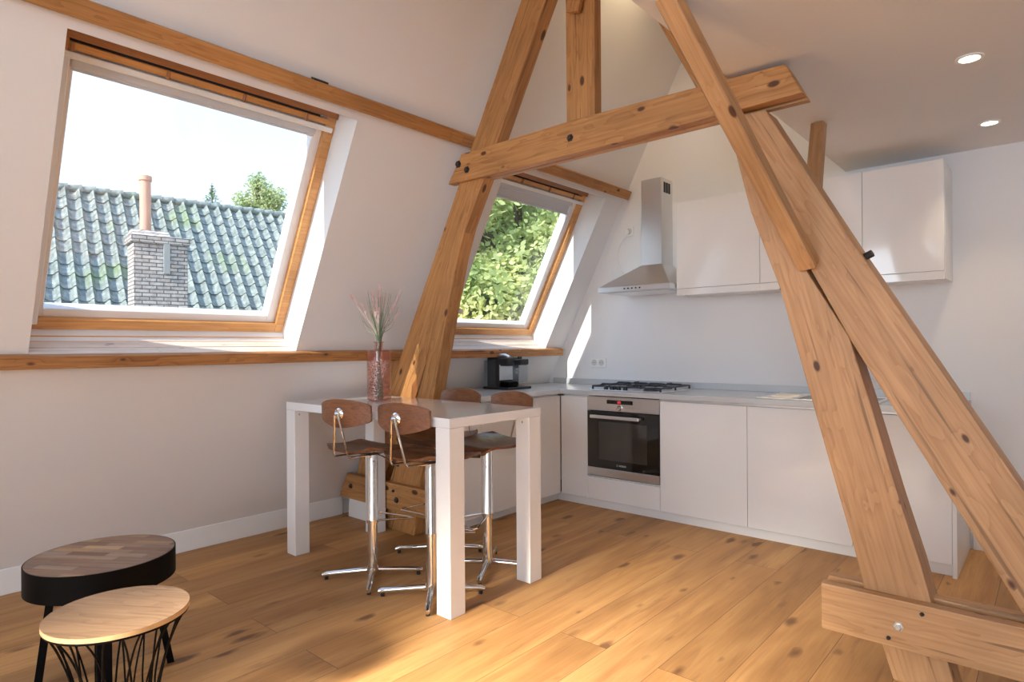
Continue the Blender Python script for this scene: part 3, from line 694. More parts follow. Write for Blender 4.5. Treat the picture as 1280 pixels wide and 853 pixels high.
MB().box(hx0+.05, hx1-.05, hyf+.05, YB-.06, 1.596, 1.601).build('grease_filter', M['alu'], hd)
# ---- sockets
def socket(x, z, n, label):
    r = empty('wall_socket', (x, YB, z), 0, label, 'socket', kind='thing')
    MB().box(x-.04*n, x+.04*n, YB-.011, YB-.0005, z-.04, z+.04, .003, 2).build('plate', M['whiteplastic'], r)
    for k in range(n):
        xx = x+(k-(n-1)/2)*.072
        MB().lathe([(.026, 0), (.026, .002), (.020, .0025), (.019, .001), (0, .001)], 24, mat=Matrix.Translation((xx, YB-.011, z)) @ Matrix.Rotation(PI/2, 4, 'X')).build('outlet', M['socketshade'], r, smooth=True)
        mb = MB()
        for s_ in (-1, 1): mb.lathe([(.003, 0), (.003, .0012), (0, .0012)], 8, mat=Matrix.Translation((xx+s_*.0095, YB-.0115, z)) @ Matrix.Rotation(PI/2, 4, 'X'))
        mb.build('pin_holes', M['dark'], r)
    return r
socket(-2.955, 1.052, 2, 'white double wall socket left of the hob')
socket(-2.645, 2.13, 1, 'white single wall socket high on the wall beside the cooker hood')
socket(-1.00, 1.06, 2, 'white wall socket glimpsed between the two right timbers above the worktop')
mb = MB().tube(bez((-2.655, YB-.02, 2.11), (-2.80, YB-.02, 1.98), (-2.76, YB-.02, 1.80), (-2.60, YB-.02, 1.72), 16), .0035, 6); o = mb.build('power_cord', M['cord'], smooth=True)
tag(o, 'thin white power cord hanging from the high socket to the cooker hood', 'cord', kind='thing')
MB().tube([(-2.648, YB-.012, 2.128), (-2.648, YB-.036, 2.124)], .017, 14).build('plug', M['whiteplastic'], o, smooth=True)
# ---- ceiling spots
spots = [(-.259, 3.036, 'round recessed ceiling spot nearer the camera'), (-.26, 3.995, 'round recessed ceiling spot above the wall cabinets')]
for x, y, lb in spots:
    r = empty('ceiling_spot', (x, y, ZC), 0, lb, 'ceiling spot', 'recessed ceiling spots', 'thing')
    MB().lathe([(.034, -.001), (.048, -.001), (.047, -.006), (.036, -.007), (.034, -.004)], 32, (x, y, ZC), close=True).build('ring', M['whiteplastic'], r, smooth=True)
    MB().lathe([(0, -.004), (.0338, -.003), (.0338, -.0005), (0, -.0005)], 28, (x, y, ZC)).build('lens', M['spot'], r)
    ld = bpy.data.lights.new('spot_light', 'SPOT'); ld.energy = 9; ld.color = (1, .80, .56); ld.spot_size = rad(95); ld.spot_blend = .8; ld.shadow_soft_size = .03
    lo_ = bpy.data.objects.new('spot_light', ld); C.objects.link(lo_); lo_.parent = r; lo_.location = (0, 0, -.02)

# ------------------------------------------------------------------ coffee machine
cm = empty('coffee_machine', (-3.3, 3.65, ZT), 0, 'black capsule coffee machine with clear milk jug on the worktop under the window', 'coffee machine', kind='thing')
MB().box(-3.39, -3.12, 3.53, 3.80, ZT+.001, ZT+.018, .004).build('base', M['blackplastic'], cm)
bd = MB().box(-3.358, -3.235, 3.545, 3.785, ZT+.018, ZT+.243, .006, 2).build('body', M['blackplastic'], cm)
MB().box(-3.238, -3.228, 3.552, 3.70, ZT+.07, ZT+.19, .001).build('front_panel', M['alu'], cm)
hd_ = MB().box(-3.25, -3.155, 3.555, 3.64, ZT+.180, ZT+.243, .008, 2).build('brew_head', M['blackplastic'], cm)
mb = MB().tube([(-3.335, 3.60, ZT+.247), (-3.30, 3.60, ZT+.262), (-3.215, 3.60, ZT+.262), (-3.17, 3.60, ZT+.245)], .014, 10); mb.build('lever', M['alu'], cm, smooth=True)
MB().box(-3.235, -3.145, 3.56, 3.67, ZT+.018, ZT+.060, .006, 2).build('drip_tray', M['black'], cm)
jug = MB().box(-3.225, -3.14, 3.69, 3.785, ZT+.05, ZT+.185, .01, 3).build('milk_jug', M['clear'], cm, smooth=True)
MB().box(-3.23, -3.135, 3.685, 3.79, ZT+.185, ZT+.232, .01, 2).build('jug_lid', M['blackplastic'], jug)
MB().lathe([(.018, 0), (.018, .016), (.013, .020), (0, .020)], 16, (-3.18, 3.73, ZT+.232)).build('knob', M['blackplastic'], jug, smooth=True)
MB().box(-3.355, -3.26, 3.505, 3.543, ZT+.02, ZT+.225, .008, 2).build('water_tank', M['clear'], cm, smooth=True)

# ------------------------------------------------------------------ bar table
tx0, tx1, ty0, ty1 = -3.392, -2.008, 1.878, 2.518
tb = empty('bar_table', ((tx0+tx1)/2, (ty0+ty1)/2, 0), 0, 'white high-gloss bar table with square legs in front of the timber truss', 'table', kind='thing')
MB().box(tx0, tx1, ty0, ty1, .838, .882, .0025, 2).build('tabletop', M['table'], tb)
lw = .092
for (a, b) in ((tx0, ty0), (tx1-lw, ty0), (tx1-lw, ty1-lw), (tx0, ty1-lw)):
    l = MB().box(a+.0005, a+lw-.0005, b+.0005, b+lw-.0005, 0, .8375, .002).build('leg', M['table'], tb)
    if b == ty0:
        if a == tx0: MB().lathe([(.006, 0), (.004, .001), (0, .001)], 12, mat=Matrix.Translation((a+lw, b+.03, .812)) @ Matrix.Rotation(PI/2, 4, 'Y')).build('screw', M['greyrecess'], l)
    elif a > tx0: MB().lathe([(.006, 0), (.004, .001), (0, .001)], 12, mat=Matrix.Translation((a+.045, b, .812)) @ Matrix.Rotation(PI/2, 4, 'X')).build('screw', M['greyrecess'], l)

# ------------------------------------------------------------------ bar stools
def make_stool():
    r = empty('bar_stool', (0, 0, 0), 0, 'x', 'bar stool', 'walnut and chrome bar stools', 'thing')
    zs = .675
    mb = MB().lathe([(.021, .0), (.021, .03), (.034, .035), (.031, .07), (.026, .12), (.0245, .30), (.0245, .30)], 28)
    mb.lathe([(.0305, .285), (.0305, .300), (.0295, .302), (.0295, .60), (.028, .605), (.028, zs-.02)], 28)
    mb.build('column', M['chrome'], r, smooth=True, local=True)
    for k in range(4):
        a = PI/4+k*PI/2-rad(8); c, s = math.cos(a), math.sin(a)
        mb = MB().tube([(c*.0, s*.0, .040), (c*.235, s*.235, .028), (c*.255, s*.255, .022)], .014, 12, radii=[.016, .0135, .011]); 
        lg = mb.build('base_leg', M['chrome'], r, smooth=True, local=True)
        MB().lathe([(.010, 0), (.010, .020), (0, .020)], 12, (c*.235, s*.235, 0)).build('foot', M['blackplastic'], lg, local=True)
    # foot rest
    z = .292; pts = [(.024, .0, z), (.026, .03, z), (.12, .185, z-.015), (.108, .20, z-.018), (-.108, .20, z-.018), (-.12, .185, z-.015), (-.026, .03, z), (-.024, 0, z)]
    mb = MB().tube(pts, .0055, 8); mb.lathe([(.0245, -.008), (.031, -.008), (.031, .008), (.0245, .008)], 24, (0, 0, z), close=True)
    mb.build('foot_rest', M['chrome'], r, smooth=True, local=True)
    # lever
    lv = MB().tube([(.02, .0, zs-.03), (.06, .015, zs-.045), (.14, .03, zs-.085)], .004, 8).build('height_lever', M['chrome'], r, smooth=True, local=True)
    MB().tube([(.112, .0245, zs-.071), (.15, .032, zs-.090)], .006, 8).build('lever_grip', M['blackplastic'], lv, local=True)
    MB().box(-.07, .07, -.07, .07, zs-.026, zs-.016, .002).build('mounting_plate', M['iron'], r, local=True)
    # plywood seat: dished, waterfall front, slightly raised wings
    mb = MB(); b = mb.bm; nx, ny = 20, 20; top = {}; bot = {}
    for i in range(nx+1):
        for j in range(ny+1):
            u = i/nx*2-1; v = j/ny*2-1
            w = .205 - .018*v*v - (.03 if v < 0 else 0)*v*v
            # rounded corners
            cor = max(0, abs(u)-.72)/.28*max(0, abs(v)-.72)/.28
            x = u*w*(1-.10*cor); y = v*.195*(1-.10*cor)
            zz = zs + .018*u*u*(1-.3*v) - .022*math.exp(-((v-.05)/.55)**2)*.6 - (.030*(max(0, v-.55)/.45)**2) + .006*(max(0, -v-.35)/.65)**2
            top[i, j] = b.verts.new((x, y, zz+.006)); bot[i, j] = b.verts.new((x*.99, y*.99, zz-.007))
    for i in range(nx):
        for j in range(ny):
            b.faces.new((top[i, j], top[i+1, j], top[i+1, j+1], top[i, j+1])); b.faces.new((bot[i, j], bot[i, j+1], bot[i+1, j+1], bot[i+1, j]))
    for i in range(nx):
        b.faces.new((top[i, 0], bot[i, 0], bot[i+1, 0], top[i+1, 0])); b.faces.new((top[i, ny], top[i+1, ny], bot[i+1, ny], bot[i, ny]))
    for j in range(ny):
        b.faces.new((top[0, j], top[0, j+1], bot[0, j+1], bot[0, j])); b.faces.new((top[nx, j], bot[nx, j], bot[nx, j+1], top[nx, j+1]))
    bmesh.ops.recalc_face_normals(b, faces=b.faces)
    mb.build('seat', M['walnutdark'], r, smooth=True, local=True)
    # backrest
    mb = MB(); b = mb.bm; nx, nz = 24, 8; F = {}; G = {}
    for i in range(nx+1):
        u = i/nx*2-1; x = u*.162
        zt = .072*(1-.36*abs(u)**2.0); zb = -.070*(1-.48*abs(u)**1.8)
        e = max(0, abs(u)-.94)/.06
        for j in range(nz+1):
            v = j/nz; zz = zb+(zt-zb)*v; zz *= (1-.12*e)
            yy = -.225 + .040*u*u - .0*v - .03*(zz)  # curved round the back
            F[i, j] = b.verts.new((x, yy+.006, .872+zz)); G[i, j] = b.verts.new((x, yy-.006, .872+zz))
    for i in range(nx):
        for j in range(nz):
            b.faces.new((F[i, j], F[i, j+1], F[i+1, j+1], F[i+1, j])); b.faces.new((G[i, j], G[i+1, j], G[i+1, j+1], G[i, j+1]))
        b.faces.new((F[i, 0], F[i+1, 0], G[i+1, 0], G[i, 0])); b.faces.new((F[i, nz], G[i, nz], G[i+1, nz], F[i+1, nz]))
    for j in range(nz):
        b.faces.new((F[0, j], G[0, j], G[0, j+1], F[0, j+1])); b.faces.new((F[nx, j], F[nx, j+1], G[nx, j+1], G[nx, j]))
    bmesh.ops.recalc_face_normals(b, faces=b.faces)
    bk = mb.build('backrest', M['walnut'], r, smooth=True, local=True)
    MB().lathe([(.029, 0), (.029, .006), (.024, .011), (.012, .013), (.011, .022), (0, .024)], 28, mat=Matrix.Translation((0, -.231, .872)) @ Matrix.Rotation(PI/2, 4, 'X')).build('mounting_disc', M['chrome'], bk, smooth=True, local=True)
    mb = MB()
    for s_ in (-1, 1):
        mb.tube([(s_*.006, -.248, .878), (s_*.012, -.252, .862), (s_*.046, -.225, .672), (s_*.049, -.213, .658), (s_*.052, -.10, zs-.024), (s_*.052, .04, zs-.024)], .0052, 8)
    mb.tube([(-.008, -.250, .872), (.008, -.250, .872)], .009, 10)
    mb.build('back_support', M['chrome'], r, smooth=True, local=True)
    return r
st = make_stool()
st.matrix_basis = Matrix.Translation((-2.70, 1.975, 0)) @ Matrix.Rotation(rad(12), 4, 'Z')
st['label'] = 'bar stool on the near side of the table, closest to the sloping wall'
dup(st, (-2.285, 2.015, 0), rad(7), 'bar stool on the near side of the table, beside its front corner leg')
dup(st, (-2.325, 2.452, 0), rad(176), 'bar stool on the kitchen side of the table, beside the back right leg')
dup(st, (-2.72, 2.46, 0), rad(185), 'bar stool on the kitchen side of the table, mostly hidden, next to the truss foot')

# ------------------------------------------------------------------ vase with grasses
vx, vy, vz = -3.03, 2.27, .882
vs = empty('vase', (vx, vy, vz), 0, 'pink textured glass bottle vase standing on the white bar table', 'vase', kind='thing')
R_ = .070
MB().lathe([(0, .006), (R_-.006, .006), (R_-.003, .02), (R_-.003, .248), (R_-.003, .248)], 40, (vx, vy, vz)).bm.free()
mb = MB().lathe([(R_-.01, 0), (R_, .006), (R_, .235), (R_-.003, .235), (R_-.003, .008), (R_-.012, .004)], 48, (vx, vy, vz), close=True); mb.build('patterned_body', M['pink'], vs, smooth=True)
mb = MB().lathe([(R_, .235), (R_, .288), (R_-.008, .298), (.030, .302), (.024, .308), (.023, .340), (.031, .345), (.031, .349), (.020, .349), (.019, .306), (.028, .298), (R_-.010, .294), (R_-.003, .285), (R_-.003, .235)], 48, (vx, vy, vz), close=True)
mb.build('smooth_shoulder', M['pinkplain'], vs, smooth=True)
MB().lathe([(0, .001), (R_-.012, .001), (R_-.012, .005), (0, .005)], 40, (vx, vy, vz)).build('glass_base', M['pinkplain'], vs)
# stems
gr = empty('grass_bouquet', (vx, vy, vz+.01), 0, 'dried green grass stems with pink plumes in the pink vase', 'dried grass', kind='thing')
rg = random.Random(3)
stm = MB(); plu = []
rr = Vector((.753, .658, 0)); ff = Vector((-.658, .753, 0))
for k in range(42):
    lat = rg.uniform(-1, 1); dep = rg.uniform(-1, 1)
    h = .52+.16*rg.random()-.06*abs(lat); sp_ = .11*lat+.0
    a = Vector((vx, vy, vz+.012))+rr*(-lat*.022)+ff*(dep*.018)
    b_ = Vector((vx, vy, vz+.34))+rr*(lat*.012)+ff*(dep*.012)
    t = Vector((vx, vy, vz+h))+rr*(sp_)+ff*(dep*.08)
    p = bez(a, a+Vector((0, 0, .1)), b_-Vector((0, 0, .08)), b_, 5)+bez(b_, b_+(b_-a).normalized()*.06+Vector((0, 0, .05)), t-Vector((0, 0, .12))-rr*sp_*.25, t, 9)[1:]
    n = len(p); stm.tube(p, .0018, 5, radii=[.0028*(1-.8*i/n) for i in range(n)])
stm.build('stems', M['grassgreen'], gr)
heads = [(-.148, .60, .07), (-.10, .545, .06), (-.045, .63, .07), (-.035, .56, .09), (-.005, .575, .10), (.004, .665, .09), (.03, .60, .08), (.012, .52, .06), (.10, .55, .07), (.135, .62, .09), (-.005, .50, .07), (.115, .50, .05)]
for lat, h, ln in heads:
    t = Vector((vx, vy, vz+h+.02))+rr*lat+ff*rg.uniform(-.05, .05); b_ = Vector((vx, vy, vz+.34))
    d = (t-b_).normalized(); mb = MB(); mb.tube(bez(b_, b_+Vector((0, 0, .08)), t-d*ln-Vector((0, 0, .03)), t-d*ln*.5, 8), .0010, 5)
    mb.tube([t-d*ln, t-d*ln*.8, t-d*ln*.4, t], .005, 6, radii=[.0010, .0030, .0028, .0008])
    for q in range(110):
        c_ = t-d*ln*rg.random(); a = Vector((rg.gauss(0, 1), rg.gauss(0, 1), rg.gauss(0, 1))).normalized()
        mb.tube([c_, c_+(a+d*1.3).normalized()*.015], .0006, 3, cap=False)
    mb.build('plume', M['grasspink'], gr)

# ------------------------------------------------------------------ side tables
c1 = Vector((-2.635, .734, 0)); z1 = .45; R1 = .235
t1 = empty('side_table', c1, 0, 'round side table with dark rim and patchwork wooden block top', 'side table', 'round side tables', 'thing')
MB().lathe([(0, -.0), (R1-.004, -.0), (R1-.004, -.004), (0, -.004)], 72, (c1.x, c1.y, z1)).build('wooden_top', M['patch'], t1)
MB().lathe([(R1-.0035, -.001), (R1, -.001), (R1, -.095), (R1-.0035, -.095), (0, -.090), (0, -.006), (R1-.0035, -.006)], 72, (c1.x, c1.y, z1)).build('metal_rim', M['black'], t1, smooth=True)
vd = Vector((-.963, .268, 0)); vr = Vector((.268, .963, 0))
for dx_, a0, a1 in ((-vr, .15, .195), (vr, .15, .215), (-vd, .10, .12), (vd, .15, .2)):
    d = dx_; p = Vector((-d.y, d.x, 0))
    top_ = c1+d*a0; bo = c1+d*a1
    mb = MB(); b = mb.bm; w2 = .026
    q = [top_+p*w2-d*.012, top_-p*w2-d*.012, top_-p*w2+d*.012, top_+p*w2+d*.012]; q2 = [bo+p*w2-d*.012, bo-p*w2-d*.012, bo-p*w2+d*.012, bo+p*w2+d*.012]
    v1 = [b.verts.new((v.x, v.y, z1-.09)) for v in q]; v2 = [b.verts.new((v.x, v.y, 0)) for v in q2]
    b.faces.new(v1); b.faces.new(v2[::-1])
    for i in range(4): b.faces.new((v1[i], v2[i], v2[(i+1) % 4], v1[(i+1) % 4]))
    bmesh.ops.recalc_face_normals(b, faces=b.faces); mb.build('leg', M['black'], t1)
c2 = Vector((-2.09, .622, 0)); z2 = .43; R2 = .187
t2 = empty('side_table', c2, 0, 'smaller round side table with pale oak top on curved black wires', 'side table', 'round side tables', 'thing')
t2.name = 'side_table.001'
Mo = Matrix.Translation((c2.x, c2.y, z2)) @ Matrix.Rotation(rad(33), 4, 'Z')
MB().lathe([(0, 0), (R2-.001, 0), (R2, -.001), (0, -.001)], 72).build('wooden_top', M['oaktop'], t2, Mo)
MB().lathe([(0, -.0011), (R2, -.0011), (R2, -.014), (0, -.014)], 72).build('edge_band', M['plyedge'], t2, Mo, smooth=True)
mb = MB().lathe([(R2-.012, -.016), (R2-.002, -.016), (R2-.002, -.021), (R2-.012, -.021)], 64, (c2.x, c2.y, z2), close=True)
mb.lathe([(0, -.0142), (R2-.004, -.0142), (R2-.004, -.018), (0, -.018)], 64, (c2.x, c2.y, z2))
mb.build('top_ring', M['black'], t2, smooth=True)
for k in range(26):
    a = 2*PI*k/26; tw = (.42 if k % 2 else -.30)
    def pt(r, an, z): return Vector((c2.x+r*math.cos(an), c2.y+r*math.sin(an), z))
    P_ = [pt(R2-.008, a, z2-.018), pt(.150, a+tw*.2, z2-.075), pt(.118, a+tw*.5, z2-.18), pt(.104, a+tw*.75, z2-.29), pt(.15, a+tw, .006)]
    # smooth the path
    path = []
    for i in range(len(P_)-1):
        p0_ = P_[max(i-1, 0)]; p1_ = P_[i]; p2_ = P_[i+1]; p3_ = P_[min(i+2, len(P_)-1)]
        for j in range(5):
            t_ = j/5; path.append(.5*((2*p1_)+(p2_-p0_)*t_+(2*p0_-5*p1_+4*p2_-p3_)*t_**2+(-p0_+3*p1_-3*p2_+p3_)*t_**3))
    path.append(P_[-1])
    MB().tube(path, .0028, 6).build('wire', M['black'], t2, smooth=True)
MB().lathe([(.145, .0), (.155, .0), (.155, .008), (.145, .008)], 48, (c2.x, c2.y, 0), close=True).build('bottom_ring', M['black'], t2, smooth=True)
MB().lathe([(.096, -.004), (.102, -.004), (.102, .004), (.096, .004)], 48, (c2.x, c2.y, z2-.29), close=True).build('waist_ring', M['black'], t2, smooth=True)

# ------------------------------------------------------------------ outside
CAM = Vector((0, 0, 1.2))
def ray(px, py):
    f = 782.1; yaw, pitch, roll = .71821, -.00088, -.0065
    fw = Vector((-math.sin(yaw)*math.cos(pitch), math.cos(yaw)*math.cos(pitch), math.sin(pitch))); r = Vector((math.cos(yaw), math.sin(yaw), 0)); u = r.cross(fw)
    cr, sr = math.cos(roll), math.sin(roll); r2 = r*cr+u*sr; u2 = u*cr-r*sr
    return r2*((px-640)/f)-u2*((py-426.5-6.7)/f)+fw
def outp(px, py, depth): return CAM+ray(px, py)*depth
tag(MB().box(-60, -4.6, -30, 45, -4.2, -4.0).build('ground', M['ground']), kind='structure')
# neighbour's house with pantiled roof
rp = outp(200, 251, 14.0); re_ = Vector((.155, .988, 0)); rg_ = Vector((.988, -.155, 0))
nb = empty('neighbour_house', (rp.x, rp.y, -4.0), 0, 'house next door with sunlit grey-green pantile roof seen through the big window', 'house', kind='thing')
sl = (rg_*math.cos(rad(47))-Vector((0, 0, 1))*math.sin(rad(47))); nr = rg_*math.sin(rad(47))+Vector((0, 0, 1))*math.cos(rad(47))
mb = MB(); b = mb.bm; TW, TE = .245, .335; c0, c1_ = -22, 26; NR = 24; prof = 8
def tileh(u):   # u 0..1 across one pantile, roll at the right edge
    return .085*math.exp(-((u-.84)/.14)**2)+.085*math.exp(-((u+.16)/.14)**2) - .016*math.sin(PI*min(1, u/.7))
for rI in range(NR):
    prev = None
    for ci in range(c0*prof, c1_*prof+1):
        y_ = ci/prof*TW; u = (ci % prof)/prof; h = tileh(u)+.004*math.sin(ci//prof*3.1+rI*1.7)
        jit = .010*math.sin((ci//prof)*12.9+rI*78.2)
        base = rp+re_*y_
        vt = b.verts.new(base+sl*(rI*TE)+nr*(h+.0)); vb = b.verts.new(base+sl*((rI+1)*TE+.02+jit)+nr*(h+.022)); vc = b.verts.new(base+sl*((rI+1)*TE+.018+jit)+nr*(h-.01))
        if prev: b.faces.new((prev[0], prev[1], vb, vt)); b.faces.new((prev[1], prev[2], vc, vb))
        prev = (vt, vb, vc)
bmesh.ops.recalc_face_normals(b, faces=b.faces)
for f_ in b.faces:
    if f_.normal.dot(nr) < 0 and abs(f_.normal.dot(nr)) > .3: f_.normal_flip()
mb.build('tiled_roof', M['tile'], nb)
mb = MB(); 
for k in range(c0, c1_):
    a = rp+re_*(k*TW)+Vector((0, 0, .015)); d = rp+re_*((k+1.12)*TW)+Vector((0, 0, .035)); mb.tube([a, d], .09, 10, radii=[.075, .095])
mb.build('ridge_tiles', M['tile'], nb, smooth=True)
mb = MB(); b = mb.bm
bk_ = rp-rg_*.15-nr*.15
A = [rp+re_*(c0*TW)-nr*.12, rp+re_*(c1_*TW)-nr*.12]; Bp = [p+sl*8.0 for p in A]; D = [p-rg_*5.6-Vector((0, 0, 6)) for p in A]
v = [b.verts.new(x) for x in (A[0], A[1], Bp[1], Bp[0], D[0], D[1])]
g = [b.verts.new((x.x, x.y, -4.0)) for x in (Bp[0], Bp[1], D[1], D[0])]
b.faces.new((v[0], v[1], v[2], v[3])); b.faces.new((v[0], v[4], v[5], v[1])); b.faces.new((v[3], v[2], g[1], g[0])); b.faces.new((v[5], v[4], g[3], g[2])); b.faces.new((v[0], v[3], g[0], g[3], v[4])); b.faces.new((v[1], v[5], g[2], g[1], v[2]))
bmesh.ops.recalc_face_normals(b, faces=b.faces); mb.build('walls', M['brickred'], nb)
# chimney
cc = outp(197, 300, 10.6); Mc = Matrix.Translation((cc.x, cc.y, 0)) @ Matrix.Rotation(math.atan2(re_.y, re_.x)-PI/2, 4, 'Z')
chm = MB().box(-.28, .28, -.40, .40, -1.0, cc.z, .01).build('chimney_stack', M['brick'], nb, Mc)
mb = MB().box(-.32, .32, -.44, .44, cc.z-.10, cc.z+.02, .01); mb.prism([(-.30, cc.z+.02), (.30, cc.z+.02), (.12, cc.z+.13), (-.12, cc.z+.13)], -.40, .14); mb.build('cap', M['brick'], chm, Mc)
MB().box(.285, .315, .03, .13, cc.z-.60, cc.z+.02, .005).build('iron_strap', M['foil'], chm, Mc)
pp = outp(182, 297, 10.6)
MB().lathe([(.085, 0), (.085, .92), (.10, .92), (.10, 1.0), (.075, 1.0), (.075, .7)], 24, (pp.x, pp.y, cc.z+.08)).build('clay_pipe', M['clay'], chm, smooth=True)
# trees
def leafy(name, centres, n, size, mat, label, trunk, cat='tree', seed=1, shell=.55):
    rt = empty(name, (trunk[0], trunk[1], -4.0), 0, label, cat, kind='thing')
    rn = random.Random(seed); vs_, fs = [], []
    for k in range(n):
        c, R0 = rn.choice(centres)
        d = Vector((rn.gauss(0, 1), rn.gauss(0, 1), rn.gauss(0, 1))).normalized()
        p = Vector(c)+d*R0*(shell+(1-shell)*rn.random())
        p += Vector((noise.noise(p*1.1), noise.noise(p*1.1+Vector((9, 0, 0))), noise.noise(p*1.1+Vector((0, 9, 0)))))*R0*.28
        s = size*(.6+.8*rn.random())
        a = Vector((rn.gauss(0, 1), rn.gauss(0, 1), rn.gauss(0, .6))).normalized(); q = a.cross(Vector((rn.gauss(0, 1), rn.gauss(0, 1), rn.gauss(0, 1))).normalized()); q.normalize()
        i = len(vs_); vs_ += [p-a*s, p-a*s*.3+q*s*.5, p+a*s*.4+q*s*.42, p+a*s, p+a*s*.4-q*s*.42, p-a*s*.3-q*s*.5]; fs.append([i, i+1, i+2, i+3, i+4, i+5])
    me = bpy.data.meshes.new('foliage'); me.from_pydata([tuple(v_) for v_ in vs_], [], fs); me.materials.append(mat)
    fo = bpy.data.objects.new('foliage', me); C.objects.link(fo); fo.parent = rt; fo.matrix_basis = wm(rt).inverted()
    mb = MB(); tp = sum((Vector(c) for c, _ in centres), Vector())/len(centres)
    mb.tube([(trunk[0], trunk[1], -4.0), (trunk[0]*.6+tp.x*.4, trunk[1]*.6+tp.y*.4, tp.z*.4-1.5), tp], .2, 8, radii=[.25, .17, .06])
    for c, R0 in centres: mb.tube([tp-Vector((0, 0, 1)), (Vector(c)+tp)/2-Vector((0, 0, .3)), Vector(c)], .05, 6, radii=[.09, .06, .02])
    mb.build('trunk', M['bark'], rt); return rt
rn = random.Random(11); cs = []
for k in range(70):
    px, py = rn.uniform(520, 790), rn.uniform(190, 425); dp = rn.uniform(9.5, 12.5)
    cs.append((outp(px, py, dp), rn.uniform(.5, .95)))
cs += [(outp(rn.uniform(520, 800), rn.uniform(200, 430), 13.6), 1.3) for k in range(26)]
cen = outp(650, 330, 11)
leafy('leafy_tree', cs, 90000, .055, M['leafA'], 'big sunlit leafy tree filling the kitchen roof window', (cen.x, cen.y), seed=5)
cs = []
for k in range(14): cs.append((outp(rn.uniform(305, 352), rn.uniform(232, 282), 27), rn.uniform(.35, .7)))
cs += [(outp(302, 250, 27), .45), (outp(318, 236, 27), .5), (outp(322, 228, 27), .4), (outp(330, 240, 27), .6), (outp(338, 248, 27), .6)]
cen = outp(325, 270, 27); leafy('birch_tree', cs, 5200, .07, M['leafB'], 'pale feathery tree rising above the tiled ridge at its right end', (cen.x, cen.y), seed=8, shell=.1)
# fir
ft = outp(265, 232, 26); fr = empty('fir_tree', (ft.x, ft.y, -4.0), 0, 'small dark conifer top showing above the tiled roof ridge', 'tree', kind='thing')
vs_, fs = [], []; rn = random.Random(4)
for k in range(2600):
    t_ = rn.random()**.7; rr_ = t_*2.1*(.35+.65*abs(math.sin(t_*26))); a = rn.uniform(0, 2*PI); L_ = rn.random()**.5
    p = ft+Vector((math.cos(a)*rr_*L_, math.sin(a)*rr_*L_, -t_*3.6+.10*L_)); s = .07
    d = Vector((math.cos(a), math.sin(a), .3)).normalized(); q = d.cross(Vector((0, 0, 1))).normalized()
    i = len(vs_); vs_ += [p-d*s, p+q*s*.4, p+d*s, p-q*s*.4]; fs.append([i, i+1, i+2, i+3])
me = bpy.data.meshes.new('foliage'); me.from_pydata([tuple(v_) for v_ in vs_], [], fs); me.materials.append(M['leafC'])
fo = bpy.data.objects.new('foliage', me); C.objects.link(fo); fo.parent = fr; fo.matrix_basis = wm(fr).inverted()
MB().tube([(ft.x, ft.y, -4), (ft.x, ft.y, ft.z)], .1, 8, radii=[.16, .02]).build('trunk', M['bark'], fr)
# low garden building under the tree
gb = outp(605, 404, 8.6)
gh = empty('garden_building', (gb.x, gb.y, -4), 0, 'low brick outbuilding with brown roof under the leafy tree', 'building', kind='thing')
MB().box(gb.x-1.2, gb.x+.4, gb.y-.8, gb.y+1.0, -4.0, gb.z-.22).build('walls', M['brickred'], gh)
MB().prism([(gb.x-1.5, gb.z-.2), (gb.x+.6, gb.z-.25), (gb.x-.2, gb.z+.05)], gb.y-1.0, gb.y+1.2).build('roof', M['clay'], gh)

# ------------------------------------------------------------------ light
w = bpy.data.worlds.new('sky'); bpy.context.scene.world = w; w.use_nodes = True
nt = w.node_tree; bg = nt.nodes['Background']; tc = nt.nodes.new('ShaderNodeTexCoord'); sp = nt.nodes.new('ShaderNodeSeparateXYZ')
nt.links.new(tc.outputs['Generated'], sp.inputs[0])
nz = nt.nodes.new('ShaderNodeTexNoise'); nz.inputs['Scale'].default_value = 2.5; nz.inputs['Detail'].default_value = 4; nt.links.new(tc.outputs['Generated'], nz.inputs['Vector'])
c_ = ramp(nt, sp.outputs[2], [(0.0, (.72, .83, 1.0)), (.12, (.66, .80, 1.0)), (.45, (.50, .70, 1.0)), (1, (.36, .58, 1.0))])
c_ = mix_rgb(nt, ramp(nt, nz.outputs['Fac'], [(.45, (0, 0, 0)), (.7, (.55, .55, .55))]), c_, (1, 1, 1))
nt.links.new(c_, bg.inputs[0]); bg.inputs[1].default_value = 1.45
sd = bpy.data.lights.new('sun', 'SUN'); sd.energy = 7.0; sd.color = (1, .95, .88); sd.angle = rad(.6)
so = bpy.data.objects.new('sun', sd); C.objects.link(so)
so.rotation_euler = Vector((.0, 1, -.78)).to_track_quat('-Z', 'Y').to_euler()
def area(name, loc, target, sx, sy, e, col, spread=180):
    ld = bpy.data.lights.new(name, 'AREA'); ld.shape = 'RECTANGLE'; ld.size = sx; ld.size_y = sy; ld.energy = e; ld.color = col; ld.spread = rad(spread)
    o = bpy.data.objects.new(name, ld); C.objects.link(o); o.location = loc
    o.rotation_euler = (Vector(target)-Vector(loc)).to_track_quat('-Z', 'Z').to_euler(); return o
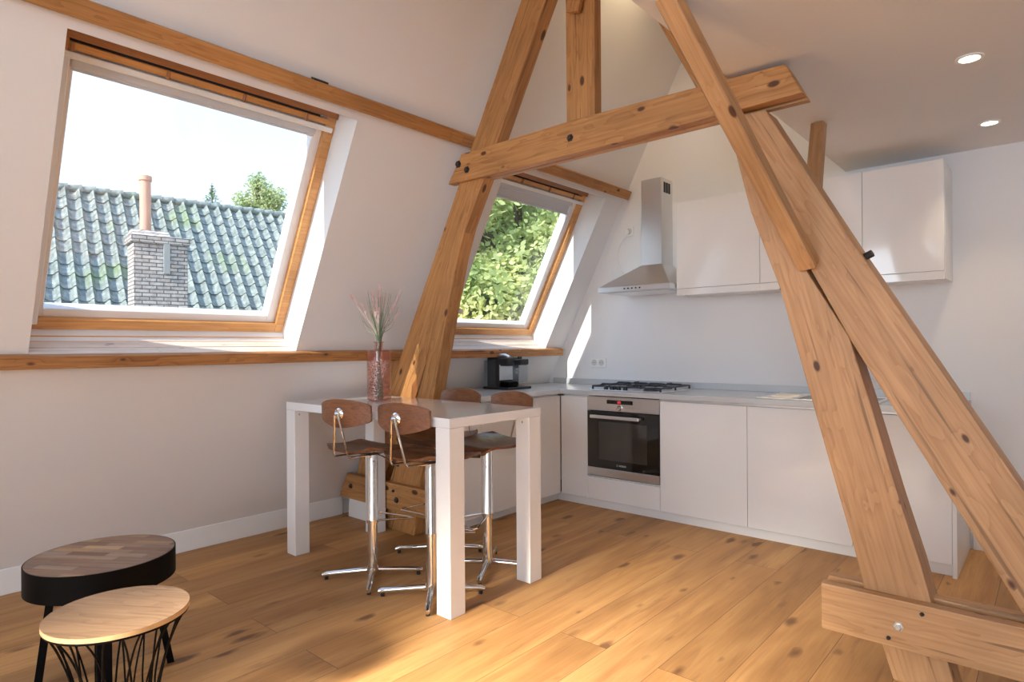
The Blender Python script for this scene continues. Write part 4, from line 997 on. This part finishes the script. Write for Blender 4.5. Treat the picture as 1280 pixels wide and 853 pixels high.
area('rear_fill', (.65, YR+.02, 1.43), (.3, 2, 1.1), 2.1, 1.3, 66, (.72, .85, 1.0))  # added fill lamp in the unseen wide opening, brightens the whole interior
area('gable_fill', (-2.05, YR+.02, 1.95), (-1.7, 2.0, .3), 1.3, 1.5, 32, (.76, .88, 1.0))  # added fill lamp just inside the unseen gable window, boosts its daylight
area('gable_window_sunlight', (-1.75, YR+.05, 2.3), (-1.40, 1.25, 0), .45, .45, 20, (1, .90, .74), 21)  # area lamp standing in for the sunbeam on the floor
# lamp up in the ridge that warms the top of the kitchen wall
ld = bpy.data.lights.new('ridge_spot', 'SPOT'); ld.energy = 22; ld.color = (1, .74, .42); ld.spot_size = rad(130); ld.spot_blend = .9; ld.shadow_soft_size = .04
o = bpy.data.objects.new('ridge_spot', ld); C.objects.link(o); o.location = (-1.86, 3.45, 3.80); o.rotation_euler = Vector((-.25, .1, -1)).to_track_quat('-Z', 'Y').to_euler()

# ------------------------------------------------------------------ camera
cam = bpy.data.cameras.new('camera'); co = bpy.data.objects.new('camera', cam); C.objects.link(co)
yaw, pitch, roll = .71821, -.00088, -.0065
fw = Vector((-math.sin(yaw)*math.cos(pitch), math.cos(yaw)*math.cos(pitch), math.sin(pitch))); r = Vector((math.cos(yaw), math.sin(yaw), 0)); u = r.cross(fw)
cr, sr = math.cos(roll), math.sin(roll); r2 = r*cr+u*sr; u2 = u*cr-r*sr; bk = -fw
co.matrix_world = Matrix(((r2.x, u2.x, bk.x, 0), (r2.y, u2.y, bk.y, 0), (r2.z, u2.z, bk.z, 1.2), (0, 0, 0, 1)))
cam.sensor_width = 36; cam.sensor_fit = 'HORIZONTAL'; cam.lens = 782.1/1280*36; cam.shift_y = 6.7/1280; cam.clip_start = .02; cam.clip_end = 300
sc = bpy.context.scene; sc.camera = co
sc.view_settings.view_transform = 'Standard'; sc.view_settings.look = 'None'; sc.view_settings.gamma = 1; sc.view_settings.exposure = 0.42; sc.view_settings.use_curve_mapping = False
sc.cycles.use_denoising = True
sc.cycles.max_bounces = 14; sc.cycles.transparent_max_bounces = 16; sc.cycles.diffuse_bounces = 8
